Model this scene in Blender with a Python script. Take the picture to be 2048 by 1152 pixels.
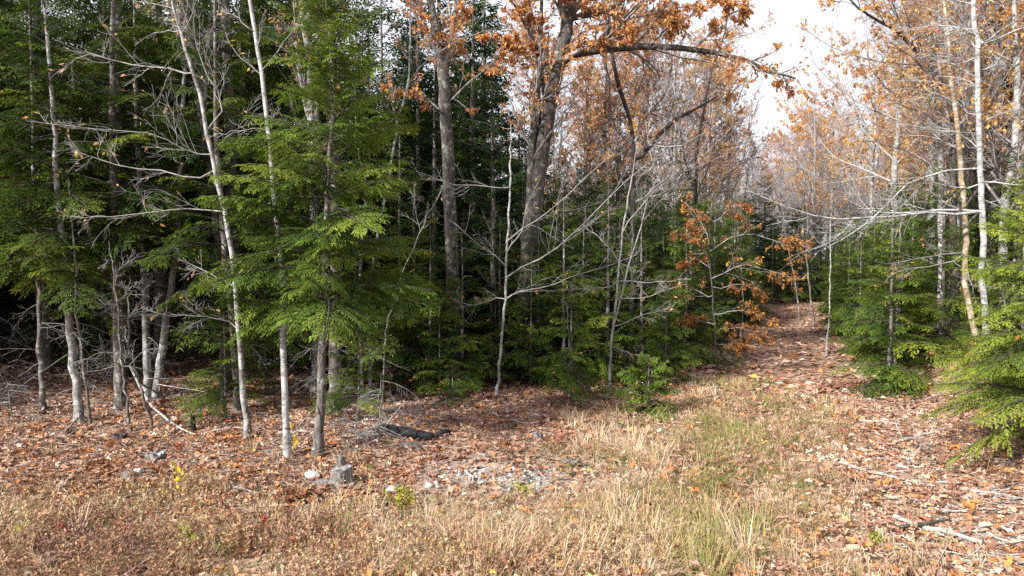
import bpy, math, numpy as np
from mathutils import Vector

# ---------------------------------------------------------------- scene, camera, sky, sun
scene = bpy.context.scene
for o in list(bpy.data.objects):
    bpy.data.objects.remove(o, do_unlink=True)
COL = scene.collection
F = 1366.0                    # focal length in pixels of the 2048-wide photograph
CAMH = 2.95
PITCH = math.radians(2.26)
cam_d = bpy.data.cameras.new('camera')
cam_d.sensor_width = 36.0
cam_d.lens = 36.0 * F / 2048.0
cam_d.clip_end = 3000
cam = bpy.data.objects.new('camera', cam_d)
cam.location = (0, 0, CAMH)
cam.rotation_euler = (math.radians(90) - PITCH, 0, 0)
COL.objects.link(cam)
scene.camera = cam

SUN_EL = math.radians(32)
SHADOW = math.radians(48)     # shadows fall forward and this far to the side
SUN_FROM = Vector((-math.sin(SHADOW) * math.cos(SUN_EL), -math.cos(SHADOW) * math.cos(SUN_EL), math.sin(SUN_EL)))

world = bpy.data.worlds.new('World')
scene.world = world
world.use_nodes = True
wn, wl = world.node_tree.nodes, world.node_tree.links
wn.clear()
w_out = wn.new('ShaderNodeOutputWorld')
w_bg = wn.new('ShaderNodeBackground')
w_bg.inputs['Strength'].default_value = 0.1
sky = wn.new('ShaderNodeTexSky')
sky.sky_type = 'NISHITA'
sky.sun_disc = False
sky.sun_elevation = SUN_EL
sky.sun_rotation = math.atan2(SUN_FROM.x, SUN_FROM.y)
w_tc = wn.new('ShaderNodeTexCoord')
w_no = wn.new('ShaderNodeTexNoise')
w_no.inputs['Scale'].default_value = 2.6
w_no.inputs['Detail'].default_value = 7
w_no.inputs['Roughness'].default_value = 0.6
w_rp = wn.new('ShaderNodeValToRGB')
w_rp.color_ramp.elements[0].position = 0.30
w_rp.color_ramp.elements[0].color = (0.82, 0.82, 0.82, 1)
w_rp.color_ramp.elements[1].position = 0.62
w_rp.color_ramp.elements[1].color = (1, 1, 1, 1)
w_mx = wn.new('ShaderNodeMix')
w_mx.data_type = 'RGBA'
w_mx.inputs[7].default_value = (5.0, 5.15, 5.6, 1)      # thin bright cloud
wl.new(w_tc.outputs['Generated'], w_no.inputs['Vector'])
wl.new(w_no.outputs['Fac'], w_rp.inputs['Fac'])
wl.new(w_rp.outputs['Color'], w_mx.inputs[0])
wl.new(sky.outputs['Color'], w_mx.inputs[6])
wl.new(w_mx.outputs[2], w_bg.inputs['Color'])
wl.new(w_bg.outputs['Background'], w_out.inputs['Surface'])

sun_d = bpy.data.lights.new('sun', 'SUN')
sun_d.energy = 4.7
sun_d.angle = math.radians(2.5)
sun_d.color = (1.0, 0.96, 0.92)
sun = bpy.data.objects.new('sun', sun_d)
sun.rotation_euler = SUN_FROM.to_track_quat('Z', 'Y').to_euler()
sun.location = (-20, -20, 30)
COL.objects.link(sun)

scene.view_settings.view_transform = 'Standard'
scene.view_settings.look = 'None'
scene.view_settings.exposure = 1.25
scene.view_settings.gamma = 1.0
scene.view_settings.use_curve_mapping = False
scene.cycles.max_bounces = 6
scene.cycles.diffuse_bounces = 3
scene.cycles.glossy_bounces = 1
scene.cycles.transmission_bounces = 3
scene.cycles.transparent_max_bounces = 4
scene.cycles.use_denoising = False
scene.cycles.sample_clamp_indirect = 3.0

# ---------------------------------------------------------------- small maths
def vnoise(x, y, seed=0):
    x = np.asarray(x, float); y = np.asarray(y, float)
    xi = np.floor(x).astype(np.int64); yi = np.floor(y).astype(np.int64)
    fx = x - xi; fy = y - yi
    fx = fx * fx * (3 - 2 * fx); fy = fy * fy * (3 - 2 * fy)
    def h(a, b):
        n = (a * 374761393 + b * 668265263 + seed * 974634133) & 0xffffffff
        n = ((n ^ (n >> 13)) * 1274126177) & 0xffffffff
        n = (n ^ (n >> 16)) & 0xffffffff
        return n / 4294967295.0
    return ((h(xi, yi) * (1 - fx) + h(xi + 1, yi) * fx) * (1 - fy)
            + (h(xi, yi + 1) * (1 - fx) + h(xi + 1, yi + 1) * fx) * fy)

def sstep(x, a, b):
    t = np.clip((np.asarray(x, float) - a) / (b - a), 0, 1)
    return t * t * (3 - 2 * t)

def norm(v):
    return v / np.maximum(np.linalg.norm(v, axis=-1, keepdims=True), 1e-9)

# the woodland track: a line running away to the right
T0 = np.array([2.35, 7.0]); TD = np.array([0.395, 0.919]); TN = np.array([0.919, -0.395])
def track_st(x, y):
    dx = np.asarray(x, float) - T0[0]; dy = np.asarray(y, float) - T0[1]
    s = dx * TD[0] + dy * TD[1]
    t = dx * TN[0] + dy * TN[1]
    t = t - 1.5 * sstep(s, 24, 60) + 0.0
    return s, t

def height(x, y):
    x = np.asarray(x, float); y = np.asarray(y, float)
    s, t = track_st(x, y)
    z = 0.16 * (vnoise(x * 0.35, y * 0.35, 1) - 0.5) + 0.07 * (vnoise(x * 1.3, y * 1.3, 2) - 0.5)
    z = z + 0.03 * (vnoise(x * 4.1, y * 4.1, 3) - 0.5)
    off = sstep(np.abs(t), 0.6, 2.2)
    z = z * (0.35 + 0.65 * off)
    z = z + 0.75 * sstep(t, 2.2, 4.6) * sstep(s, 1.5, 7.0) * (0.75 + 0.5 * vnoise(x * 0.5, y * 0.5, 9))
    z = z + 0.35 * sstep(-t, 1.9, 4.0) * sstep(s, 9, 16)
    z = z + 0.012 * np.clip(y - 25, 0, 200)
    z = z + 0.25 * sstep(-x, 4, 10) * sstep(y, 11, 16)
    return z

def h1(x, y):
    return float(height(np.array([x]), np.array([y]))[0])

FW = np.array([0, math.cos(PITCH), -math.sin(PITCH)]); UP = np.array([0, math.sin(PITCH), math.cos(PITCH)])
def ray(u, v):
    return FW + np.array([1, 0, 0]) * (u - 1024) / F + UP * (576 - v) / F
def at(u, v, Y):
    d = ray(u, v); return np.array([0, 0, CAMH]) + d * (Y / d[1])
def ground(u, v):
    d = ray(u, v)
    z = 0.0
    for _ in range(25):
        k = (CAMH - z) / -d[2]
        p = np.array([0, 0, CAMH]) + d * k
        z = 0.5 * z + 0.5 * h1(p[0], p[1])
    p[2] = h1(p[0], p[1])
    return p
def pix(p):
    r = np.asarray(p) - np.array([0, 0, CAMH])
    w = r @ FW
    return 1024 + F * r[..., 0] / w, 576 - F * (r @ UP) / w

def S(r, g, b):
    def c(x):
        x /= 255.0
        return x / 12.92 if x <= 0.04045 else ((x + 0.055) / 1.055) ** 2.4
    return (c(r), c(g), c(b), 1.0)

# ---------------------------------------------------------------- materials
def new_mat(name):
    m = bpy.data.materials.new(name); m.use_nodes = True
    n = m.node_tree.nodes; l = m.node_tree.links
    n.clear()
    out = n.new('ShaderNodeOutputMaterial')
    p = n.new('ShaderNodeBsdfPrincipled')
    p.inputs['Roughness'].default_value = 0.85
    p.inputs['Specular IOR Level'].default_value = 0.2
    l.new(p.outputs[0], out.inputs['Surface'])
    return m, n, l, p, out

def ramp(n, stops, interp='LINEAR'):
    r = n.new('ShaderNodeValToRGB'); cr = r.color_ramp; cr.interpolation = interp
    cr.elements[0].position, cr.elements[0].color = stops[0]
    cr.elements[1].position, cr.elements[1].color = stops[-1]
    for pos, colr in stops[1:-1]:
        e = cr.elements.new(pos); e.color = colr
    return r

def leaf_mat(name, stops, trans=0.3, rough=0.6, hue=0.0, spec=0.25):
    m, n, l, p, out = new_mat(name)
    a = n.new('ShaderNodeAttribute'); a.attribute_name = 'tint'
    r = ramp(n, stops)
    l.new(a.outputs['Fac'], r.inputs['Fac'])
    col = r.outputs['Color']
    if hue:
        oi = n.new('ShaderNodeObjectInfo')
        mr = n.new('ShaderNodeMapRange')
        mr.inputs['To Min'].default_value = 1 - hue; mr.inputs['To Max'].default_value = 1 + hue
        l.new(oi.outputs['Random'], mr.inputs['Value'])
        hs = n.new('ShaderNodeHueSaturation')
        l.new(mr.outputs[0], hs.inputs['Value'])
        l.new(col, hs.inputs['Color']); col = hs.outputs['Color']
    p.inputs['Roughness'].default_value = rough
    p.inputs['Specular IOR Level'].default_value = spec
    l.new(col, p.inputs['Base Color'])
    if trans:
        t = n.new('ShaderNodeBsdfTranslucent'); l.new(col, t.inputs['Color'])
        mx = n.new('ShaderNodeMixShader'); mx.inputs[0].default_value = trans
        l.new(p.outputs[0], mx.inputs[1]); l.new(t.outputs[0], mx.inputs[2])
        l.new(mx.outputs[0], out.inputs['Surface'])
    return m

def bark_mat(name, dark, mid, light, lich=None, zs=0.25, scale=14, lich_amt=0.5, bands=False, bump=0.6):
    m, n, l, p, out = new_mat(name)
    g = n.new('ShaderNodeNewGeometry')
    mp = n.new('ShaderNodeMapping'); mp.inputs['Scale'].default_value = (1, 1, zs)
    l.new(g.outputs['Position'], mp.inputs['Vector'])
    n1 = n.new('ShaderNodeTexNoise'); n1.inputs['Scale'].default_value = scale; n1.inputs['Detail'].default_value = 6
    n1.inputs['Roughness'].default_value = 0.65
    l.new(mp.outputs[0], n1.inputs['Vector'])
    r = ramp(n, [(0.33, dark), (0.5, mid), (0.68, light)])
    l.new(n1.outputs['Fac'], r.inputs['Fac'])
    col = r.outputs['Color']
    if lich is not None:
        n2 = n.new('ShaderNodeTexNoise'); n2.inputs['Scale'].default_value = 5.5; n2.inputs['Detail'].default_value = 5
        n2.inputs['Roughness'].default_value = 0.7
        l.new(g.outputs['Position'], n2.inputs['Vector'])
        r2 = ramp(n, [(0.62 - 0.22 * lich_amt, (0, 0, 0, 1)), (0.70 - 0.22 * lich_amt, (1, 1, 1, 1))])
        l.new(n2.outputs['Fac'], r2.inputs['Fac'])
        mx = n.new('ShaderNodeMix'); mx.data_type = 'RGBA'
        l.new(r2.outputs['Color'], mx.inputs[0]); l.new(col, mx.inputs[6]); mx.inputs[7].default_value = lich
        col = mx.outputs[2]
    if bands:
        mp2 = n.new('ShaderNodeMapping'); mp2.inputs['Scale'].default_value = (4, 4, 26)
        l.new(g.outputs['Position'], mp2.inputs['Vector'])
        n3 = n.new('ShaderNodeTexNoise'); n3.inputs['Scale'].default_value = 1.0; n3.inputs['Detail'].default_value = 3
        l.new(mp2.outputs[0], n3.inputs['Vector'])
        r3 = ramp(n, [(0.60, (0, 0, 0, 1)), (0.66, (1, 1, 1, 1))])
        l.new(n3.outputs['Fac'], r3.inputs['Fac'])
        mx = n.new('ShaderNodeMix'); mx.data_type = 'RGBA'
        l.new(r3.outputs['Color'], mx.inputs[0]); l.new(col, mx.inputs[6]); mx.inputs[7].default_value = dark
        col = mx.outputs[2]
    l.new(col, p.inputs['Base Color'])
    b = n.new('ShaderNodeBump'); b.inputs['Strength'].default_value = bump; b.inputs['Distance'].default_value = 0.02
    l.new(n1.outputs['Fac'], b.inputs['Height']); l.new(b.outputs[0], p.inputs['Normal'])
    return m

M = {}
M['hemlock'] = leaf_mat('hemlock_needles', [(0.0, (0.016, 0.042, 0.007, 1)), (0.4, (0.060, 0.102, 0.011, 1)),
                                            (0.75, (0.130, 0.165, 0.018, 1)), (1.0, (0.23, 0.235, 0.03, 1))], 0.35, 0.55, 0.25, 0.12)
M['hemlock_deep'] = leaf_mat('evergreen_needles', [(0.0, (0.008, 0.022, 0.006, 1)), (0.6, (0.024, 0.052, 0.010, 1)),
                                                 (1.0, (0.06, 0.092, 0.015, 1))], 0.25, 0.6, 0.25, 0.1)  # needle colour darkened to carry the shade of the deep wood
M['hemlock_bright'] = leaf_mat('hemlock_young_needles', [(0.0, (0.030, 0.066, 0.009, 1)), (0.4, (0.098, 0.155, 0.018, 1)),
                                                  (1.0, (0.23, 0.265, 0.04, 1))], 0.35, 0.55, 0.1, 0.12)  # brightness of sunlit boughs put into the needle colour
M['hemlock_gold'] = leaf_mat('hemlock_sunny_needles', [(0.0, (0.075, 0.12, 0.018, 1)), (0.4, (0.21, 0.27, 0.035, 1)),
                                                  (1.0, (0.40, 0.42, 0.07, 1))], 0.45, 0.55, 0.0, 0.12)  # yellow-green needles, lightened further so the colour carries the sunlight
M['oak_leaf'] = leaf_mat('oak_leaves', [(0.0, (0.20, 0.075, 0.035, 1)), (0.3, (0.45, 0.18, 0.075, 1)),
                                        (0.7, (0.64, 0.32, 0.115, 1)), (1.0, (0.70, 0.49, 0.16, 1))], 0.5, 0.6)
M['rust_leaf'] = leaf_mat('rust_leaves', [(0.0, (0.30, 0.13, 0.08, 1)), (0.45, (0.58, 0.29, 0.15, 1)),
                                          (0.75, (0.74, 0.42, 0.16, 1)), (1.0, (0.78, 0.60, 0.18, 1))], 0.6, 0.6, 0.15)
M['gold_leaf'] = leaf_mat('gold_leaves', [(0.0, (0.26, 0.095, 0.035, 1)), (0.6, (0.44, 0.21, 0.045, 1)),
                                          (1.0, (0.56, 0.40, 0.06, 1))], 0.4, 0.6)
M['yellow_leaf'] = leaf_mat('yellow_leaves', [(0.0, (0.55, 0.38, 0.02, 1)), (1.0, (0.75, 0.62, 0.05, 1))], 0.4, 0.6)
M['dead_leaf'] = leaf_mat('fallen_leaves', [(0.0, (0.07, 0.040, 0.028, 1)), (0.22, (0.19, 0.085, 0.050, 1)),
                                            (0.45, (0.325, 0.175, 0.112, 1)), (0.65, (0.44, 0.285, 0.20, 1)),
                                            (0.88, (0.60, 0.47, 0.38, 1)), (0.90, (0.50, 0.17, 0.05, 1)), (0.97, (0.60, 0.26, 0.07, 1)), (1.0, (0.66, 0.50, 0.12, 1))], 0.12, 0.55)
M['straw'] = leaf_mat('straw_grass', [(0.0, (0.10, 0.16, 0.03, 1)), (0.22, (0.27, 0.27, 0.075, 1)),
                                      (0.42, (0.40, 0.285, 0.145, 1)), (0.75, (0.53, 0.38, 0.23, 1)), (1.0, (0.66, 0.54, 0.41, 1))], 0.25, 0.6)
M['weed'] = leaf_mat('dry_weeds', [(0.0, (0.13, 0.075, 0.055, 1)), (0.35, (0.31, 0.16, 0.095, 1)),
                                   (0.55, (0.43, 0.255, 0.145, 1)), (0.78, (0.34, 0.28, 0.105, 1)), (1.0, (0.47, 0.38, 0.26, 1))], 0.2, 0.7)
M['fern'] = leaf_mat('dry_fern', [(0.0, (0.15, 0.06, 0.032, 1)), (0.6, (0.36, 0.16, 0.075, 1)), (1.0, (0.46, 0.26, 0.12, 1))], 0.2, 0.7)
M['green_plant'] = leaf_mat('green_plant', [(0.0, (0.12, 0.17, 0.02, 1)), (1.0, (0.42, 0.40, 0.05, 1))], 0.3, 0.6)
M['red_leaf'] = leaf_mat('red_leaves', [(0.0, (0.25, 0.03, 0.03, 1)), (1.0, (0.42, 0.06, 0.05, 1))], 0.3, 0.6)

M['bark_hemlock'] = bark_mat('hemlock_bark', (0.035, 0.028, 0.024, 1), (0.105, 0.088, 0.075, 1), (0.19, 0.165, 0.145, 1),
                             (0.27, 0.28, 0.25, 1), 0.22, 26, 0.35)
M['bark_grey'] = bark_mat('grey_bark', (0.08, 0.072, 0.066, 1), (0.20, 0.19, 0.18, 1), (0.31, 0.30, 0.285, 1),
                          (0.37, 0.37, 0.35, 1), 0.6, 20, 0.5)
M['bark_maple'] = bark_mat('maple_bark', (0.06, 0.05, 0.045, 1), (0.15, 0.138, 0.126, 1), (0.24, 0.228, 0.215, 1),
                           (0.33, 0.33, 0.318, 1), 1.6, 11, 0.7)
M['bark_white'] = bark_mat('white_bark', (0.12, 0.11, 0.10, 1), (0.21, 0.204, 0.196, 1), (0.31, 0.303, 0.293, 1),
                           (0.37, 0.366, 0.355, 1), 2.0, 8, 0.8, True, 0.3)
M['bark_gold'] = bark_mat('golden_bark', (0.17, 0.105, 0.055, 1), (0.22, 0.165, 0.105, 1), (0.33, 0.265, 0.185, 1),
                          (0.40, 0.36, 0.29, 1), 2.2, 9, 0.5, True, 0.5)
M['bark_oak'] = bark_mat('oak_bark', (0.025, 0.02, 0.017, 1), (0.064, 0.055, 0.048, 1), (0.118, 0.102, 0.09, 1),
                         (0.19, 0.20, 0.165, 1), 0.25, 22, 0.35)
M['bark_dark'] = bark_mat('dark_bark', (0.02, 0.016, 0.014, 1), (0.055, 0.045, 0.04, 1), (0.11, 0.095, 0.085, 1), None, 0.4, 20)
M['twig'] = bark_mat('pale_twig', (0.12, 0.11, 0.102, 1), (0.22, 0.208, 0.197, 1), (0.33, 0.315, 0.30, 1), None, 1, 9)
M['twig_dead'] = bark_mat('dead_twig', (0.085, 0.078, 0.074, 1), (0.165, 0.155, 0.147, 1), (0.26, 0.247, 0.235, 1), None, 1, 9)
M['twig_brown'] = bark_mat('brown_twig', (0.085, 0.073, 0.068, 1), (0.20, 0.178, 0.168, 1), (0.33, 0.305, 0.295, 1), None, 1, 9)
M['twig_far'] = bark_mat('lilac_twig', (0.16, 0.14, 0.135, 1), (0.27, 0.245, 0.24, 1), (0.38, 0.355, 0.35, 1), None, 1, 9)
M['stick'] = bark_mat('weathered_stick', (0.15, 0.13, 0.115, 1), (0.33, 0.30, 0.275, 1), (0.48, 0.46, 0.43, 1), None, 1, 12)
M['stump'] = bark_mat('stump_wood', (0.04, 0.035, 0.032, 1), (0.125, 0.118, 0.11, 1), (0.27, 0.258, 0.247, 1), None, 0.25, 34)
M['cut'] = bark_mat('cut_wood', (0.09, 0.085, 0.08, 1), (0.21, 0.205, 0.20, 1), (0.32, 0.315, 0.31, 1), None, 1, 22)
M['char'] = bark_mat('charred_wood', (0.006, 0.006, 0.007, 1), (0.013, 0.013, 0.015, 1), (0.03, 0.03, 0.034, 1), None, 0.5, 26)
M['moss'] = bark_mat('mossy_wood', (0.03, 0.028, 0.014, 1), (0.09, 0.085, 0.025, 1), (0.16, 0.14, 0.05, 1), None, 1, 16)
M['rock'] = bark_mat('pale_rock', (0.21, 0.20, 0.19, 1), (0.38, 0.37, 0.355, 1), (0.54, 0.53, 0.52, 1), None, 1, 10)
M['rock_white'] = bark_mat('white_rock', (0.34, 0.33, 0.32, 1), (0.46, 0.45, 0.44, 1), (0.58, 0.57, 0.56, 1), None, 1, 8)

# ---------------------------------------------------------------- mesh building
class MB:
    def __init__(self):
        self.v = []; self.q = []; self.t = []; self.qm = []; self.tm = []; self.qt = []; self.tt = []; self.n = 0
    def add(self, verts, quads=None, tris=None, mat=0, qtint=None, ttint=None):
        verts = np.asarray(verts, np.float32).reshape(-1, 3)
        if quads is not None and len(quads):
            quads = np.asarray(quads).reshape(-1, 4)
            self.q.append(quads + self.n); self.qm.append(np.full(len(quads), mat))
            self.qt.append(np.broadcast_to(np.asarray(0.5 if qtint is None else qtint, float), (len(quads),)))
        if tris is not None and len(tris):
            tris = np.asarray(tris).reshape(-1, 3)
            self.t.append(tris + self.n); self.tm.append(np.full(len(tris), mat))
            self.tt.append(np.broadcast_to(np.asarray(0.5 if ttint is None else ttint, float), (len(tris),)))
        self.v.append(verts); self.n += len(verts)
    def mesh(self, name, mats, smooth=True):
        v = np.concatenate(self.v)
        q = np.concatenate(self.q) if self.q else np.zeros((0, 4), int)
        t = np.concatenate(self.t) if self.t else np.zeros((0, 3), int)
        me = bpy.data.meshes.new(name)
        me.vertices.add(len(v)); me.vertices.foreach_set('co', v.astype(np.float32).ravel())
        nl = q.size + t.size; nf = len(q) + len(t)
        me.loops.add(nl); me.loops.foreach_set('vertex_index', np.concatenate([q.ravel(), t.ravel()]).astype(np.int32))
        me.polygons.add(nf)
        starts = np.concatenate([np.arange(len(q)) * 4, q.size + np.arange(len(t)) * 3]).astype(np.int32)
        me.polygons.foreach_set('loop_start', starts)
        mi = np.concatenate((self.qm or [np.zeros(0)]) + (self.tm or [np.zeros(0)])).astype(np.int32)
        for m in mats: me.materials.append(M[m])
        me.polygons.foreach_set('material_index', mi)
        me.polygons.foreach_set('use_smooth', np.full(nf, smooth))
        a = me.attributes.new('tint', 'FLOAT', 'FACE')
        a.data.foreach_set('value', np.concatenate((self.qt or [np.zeros(0)]) + (self.tt or [np.zeros(0)])).astype(np.float32))
        me.update(calc_edges=True)
        return me

TRIS = [0]
def link(name, me, parent=None, loc=None):
    o = bpy.data.objects.new(name, me)
    COL.objects.link(o)
    if parent is not None: o.parent = parent
    if loc is not None: o.location = loc
    return o
def tag(o, label, cat, group=None, kind=None):
    o['label'] = label
    if cat: o['category'] = cat
    if group: o['group'] = group
    if kind: o['kind'] = kind
    return o
PLACED = []
def thing(name, label, cat, loc, group=None, rz=0.0, sc=1.0):
    if cat in ('tree', 'conifer'): PLACED.append((float(loc[0]), float(loc[1])))
    o = bpy.data.objects.new(name, None); COL.objects.link(o)
    o.location = tuple(map(float, loc)); o.rotation_euler = (0, 0, rz)
    if sc != 1.0: o.scale = (sc, sc, sc)
    o.empty_display_size = 0.3
    return tag(o, label, cat, group)

def tubes(mb, P, R, sides, mat=0, cap=False):
    """P (M,K,3), R (M,K)"""
    P = np.asarray(P, float); R = np.asarray(R, float)
    if P.ndim == 2: P = P[None]; R = R[None]
    m, k, _ = P.shape
    if m == 0: return
    T = norm(np.gradient(P, axis=1))
    mean = norm(P[:, -1] - P[:, 0])
    ref = np.where(np.abs(mean[:, 2:3]) < 0.75, np.array([[0, 0, 1.0]]), np.array([[1.0, 0.13, 0]]))
    U = norm(np.cross(T, ref[:, None, :])); W = np.cross(T, U)
    a = np.arange(sides) * 2 * math.pi / sides
    V = P[:, :, None, :] + R[:, :, None, None] * (np.cos(a)[None, None, :, None] * U[:, :, None, :] + np.sin(a)[None, None, :, None] * W[:, :, None, :])
    idx = np.arange(m * k * sides).reshape(m, k, sides)
    A = idx[:, :-1]; B = idx[:, 1:]
    q = np.stack([A, np.roll(A, -1, 2), np.roll(B, -1, 2), B], -1).reshape(-1, 4)
    mb.add(V.reshape(-1, 3), quads=q, mat=mat)
    if cap:
        for e in (0, -1):
            c = P[:, e]
            ring = V[:, e]
            vv = np.concatenate([c[:, None], ring], 1)
            ii = np.arange(m)[:, None] * (sides + 1)
            j = np.arange(sides)
            a1 = 1 + j; a2 = 1 + (j + 1) % sides
            if e == 0: a1, a2 = a2, a1
            t = np.stack([np.broadcast_to(ii, (m, sides)), ii + a1, ii + a2], -1).reshape(-1, 3)
            mb.add(vv.reshape(-1, 3), tris=t, mat=mat)

def grow(pos, d, length, K, wig, up, rng):
    n = len(pos)
    pts = [pos]; d = norm(d); step = (length / (K - 1))[:, None]
    up = np.broadcast_to(np.asarray(up, float).reshape(-1, 1) if np.ndim(up) else np.full((1, 1), up), (n, 1))
    Z = np.array([[0, 0, 1.0]])
    for _ in range(K - 1):
        d = norm(d + rng.normal(0, wig, (n, 3)) + up * Z)
        pos = pos + d * step
        pts.append(pos)
    return np.stack(pts, 1)

def sample(P, R, idx, t):
    K = P.shape[1]
    f = np.clip(t, 0, 0.9999) * (K - 1); i = f.astype(int); w = (f - i)[:, None]
    a = P[idx, i]; b = P[idx, i + 1]
    r = R[idx, i] * (1 - w[:, 0]) + R[idx, i + 1] * w[:, 0]
    return a * (1 - w) + b * w, norm(b - a), r

def spawn(P, R, n_per, t0, t1, ang, ln, wig, up, K, rng, rr=0.55, rmin=0.002, taper=0.7, angj=0.25, bias=None):
    """children of every curve in P; ln = fraction of parent length (falls off towards the tip)"""
    m = len(P)
    L = np.linalg.norm(np.diff(P, axis=1), axis=2).sum(1)
    n_each = np.maximum(1, (np.asarray(n_per) * np.ones(m)).round().astype(int))
    idx = np.repeat(np.arange(m), n_each)
    t = t0 + (t1 - t0) * rng.random(len(idx))
    p, T, r = sample(P, R, idx, t)
    ax = rng.normal(0, 1, (len(idx), 3)); ax = norm(ax - (ax * T).sum(1, keepdims=True) * T)
    if bias is not None:
        ax = norm(ax + np.asarray(bias)); ax = norm(ax - (ax * T).sum(1, keepdims=True) * T)
    a = (ang + rng.normal(0, angj, len(idx)))[:, None]
    d = np.cos(a) * T + np.sin(a) * ax
    l = L[idx] * ln * (1 - taper * t) * rng.uniform(0.55, 1.25, len(idx))
    C = grow(p, d, l, K, wig, up, rng)
    r0 = np.maximum(r * rr, rmin)
    CR = r0[:, None] * np.linspace(1, 0.3, K)[None]
    return C, np.maximum(CR, rmin * 0.6)

# leaf templates: (verts (n,3) with y along the leaf, unit length; triangles)
def lobed(n_l, depth, seed):
    rg = np.random.default_rng(seed)
    right = []
    ys = np.linspace(0.14, 0.92, n_l * 2)
    for i, y in enumerate(ys):
        w = 0.36 * math.sin(math.pi * min(1, y * 0.78 + 0.16)) ** 0.8
        w *= (1.0 if i % 2 else 1 - depth) * rg.uniform(0.85, 1.15)
        right.append((w, y + (0.05 if i % 2 else 0)))
    pts = [(0, 0)] + right + [(0, 1.0)] + [(-w * rg.uniform(.85, 1.15), y) for w, y in reversed(right)]
    c = [(0, 0.3), (0, 0.7)]
    V = np.array([(x, y, 0.30 * abs(x) + 0.10 * (y - 0.5) ** 2) for x, y in pts + c])
    n = len(pts); T = []
    for i in range(n):
        a, b = pts[i], pts[(i + 1) % n]
        T.append((n if (a[1] + b[1]) / 2 < 0.5 else n + 1, i, (i + 1) % n))
    half = n // 2
    k = min(range(1, half), key=lambda i: abs(pts[i][1] - 0.5)); k2 = n - k
    T.append((n, k, n + 1)); T.append((n, n + 1, k2))
    return V, np.array(T)
OAK = lobed(4, 0.5, 1); OAK2 = lobed(3, 0.55, 2); MAPLE = lobed(2, 0.6, 3)
STAR = (np.array([(0, 0, 0), (0.34, 0.42, 0.12), (0.14, 0.55, 0.0), (0.22, 0.85, 0.1), (0, 1, -0.06), (-0.22, 0.85, 0.1), (-0.14, 0.55, 0.0), (-0.34, 0.42, 0.12)]),
        np.array([(0, 1, 2), (0, 2, 6), (0, 6, 7), (2, 3, 4), (2, 4, 6), (6, 4, 5)]))
KITE = (np.array([(0, 0, 0), (0.26, 0.45, 0.07), (0, 1, 0), (-0.26, 0.45, 0.07)]), np.array([(0, 1, 2), (0, 2, 3)]))

def leaves(mb, pos, ydir, nrm, size, tmpl, tint, mat=0, curl=1.0):
    V, T = tmpl
    n = len(pos)
    if n == 0: return
    y = norm(ydir); x = norm(np.cross(y, nrm)); z = np.cross(x, y)
    sz = np.broadcast_to(np.asarray(size, float), (n,))[:, None, None]
    W = pos[:, None] + sz * (V[None, :, 0:1] * x[:, None] + V[None, :, 1:2] * y[:, None] + np.asarray(curl, float).reshape(-1, 1, 1) * V[None, :, 2:3] * z[:, None])
    t = (T[None] + (np.arange(n) * len(V))[:, None, None]).reshape(-1, 3)
    mb.add(W.reshape(-1, 3), tris=t, mat=mat, ttint=np.repeat(np.broadcast_to(tint, (n,)), len(T)))

def catmull(ctrl, K):
    c = np.asarray(ctrl, float); n = len(c)
    if n == 2: return c[0] + (c[1] - c[0]) * np.linspace(0, 1, K)[:, None]
    e = np.vstack([2 * c[0] - c[1], c, 2 * c[-1] - c[-2]])
    t = np.linspace(0, n - 1 - 1e-6, K); i = t.astype(int); f = (t - i)[:, None]
    p0, p1, p2, p3 = e[i], e[i + 1], e[i + 2], e[i + 3]
    return 0.5 * (2 * p1 + (p2 - p0) * f + (2 * p0 - 5 * p1 + 4 * p2 - p3) * f ** 2 + (3 * p1 - p0 - 3 * p2 + p3) * f ** 3)

def flare(P, R, amt=0.5, h=0.35):
    z = P[:, 2] - P[0, 2]
    return R * (1 + amt * np.exp(-z / h))

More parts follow.
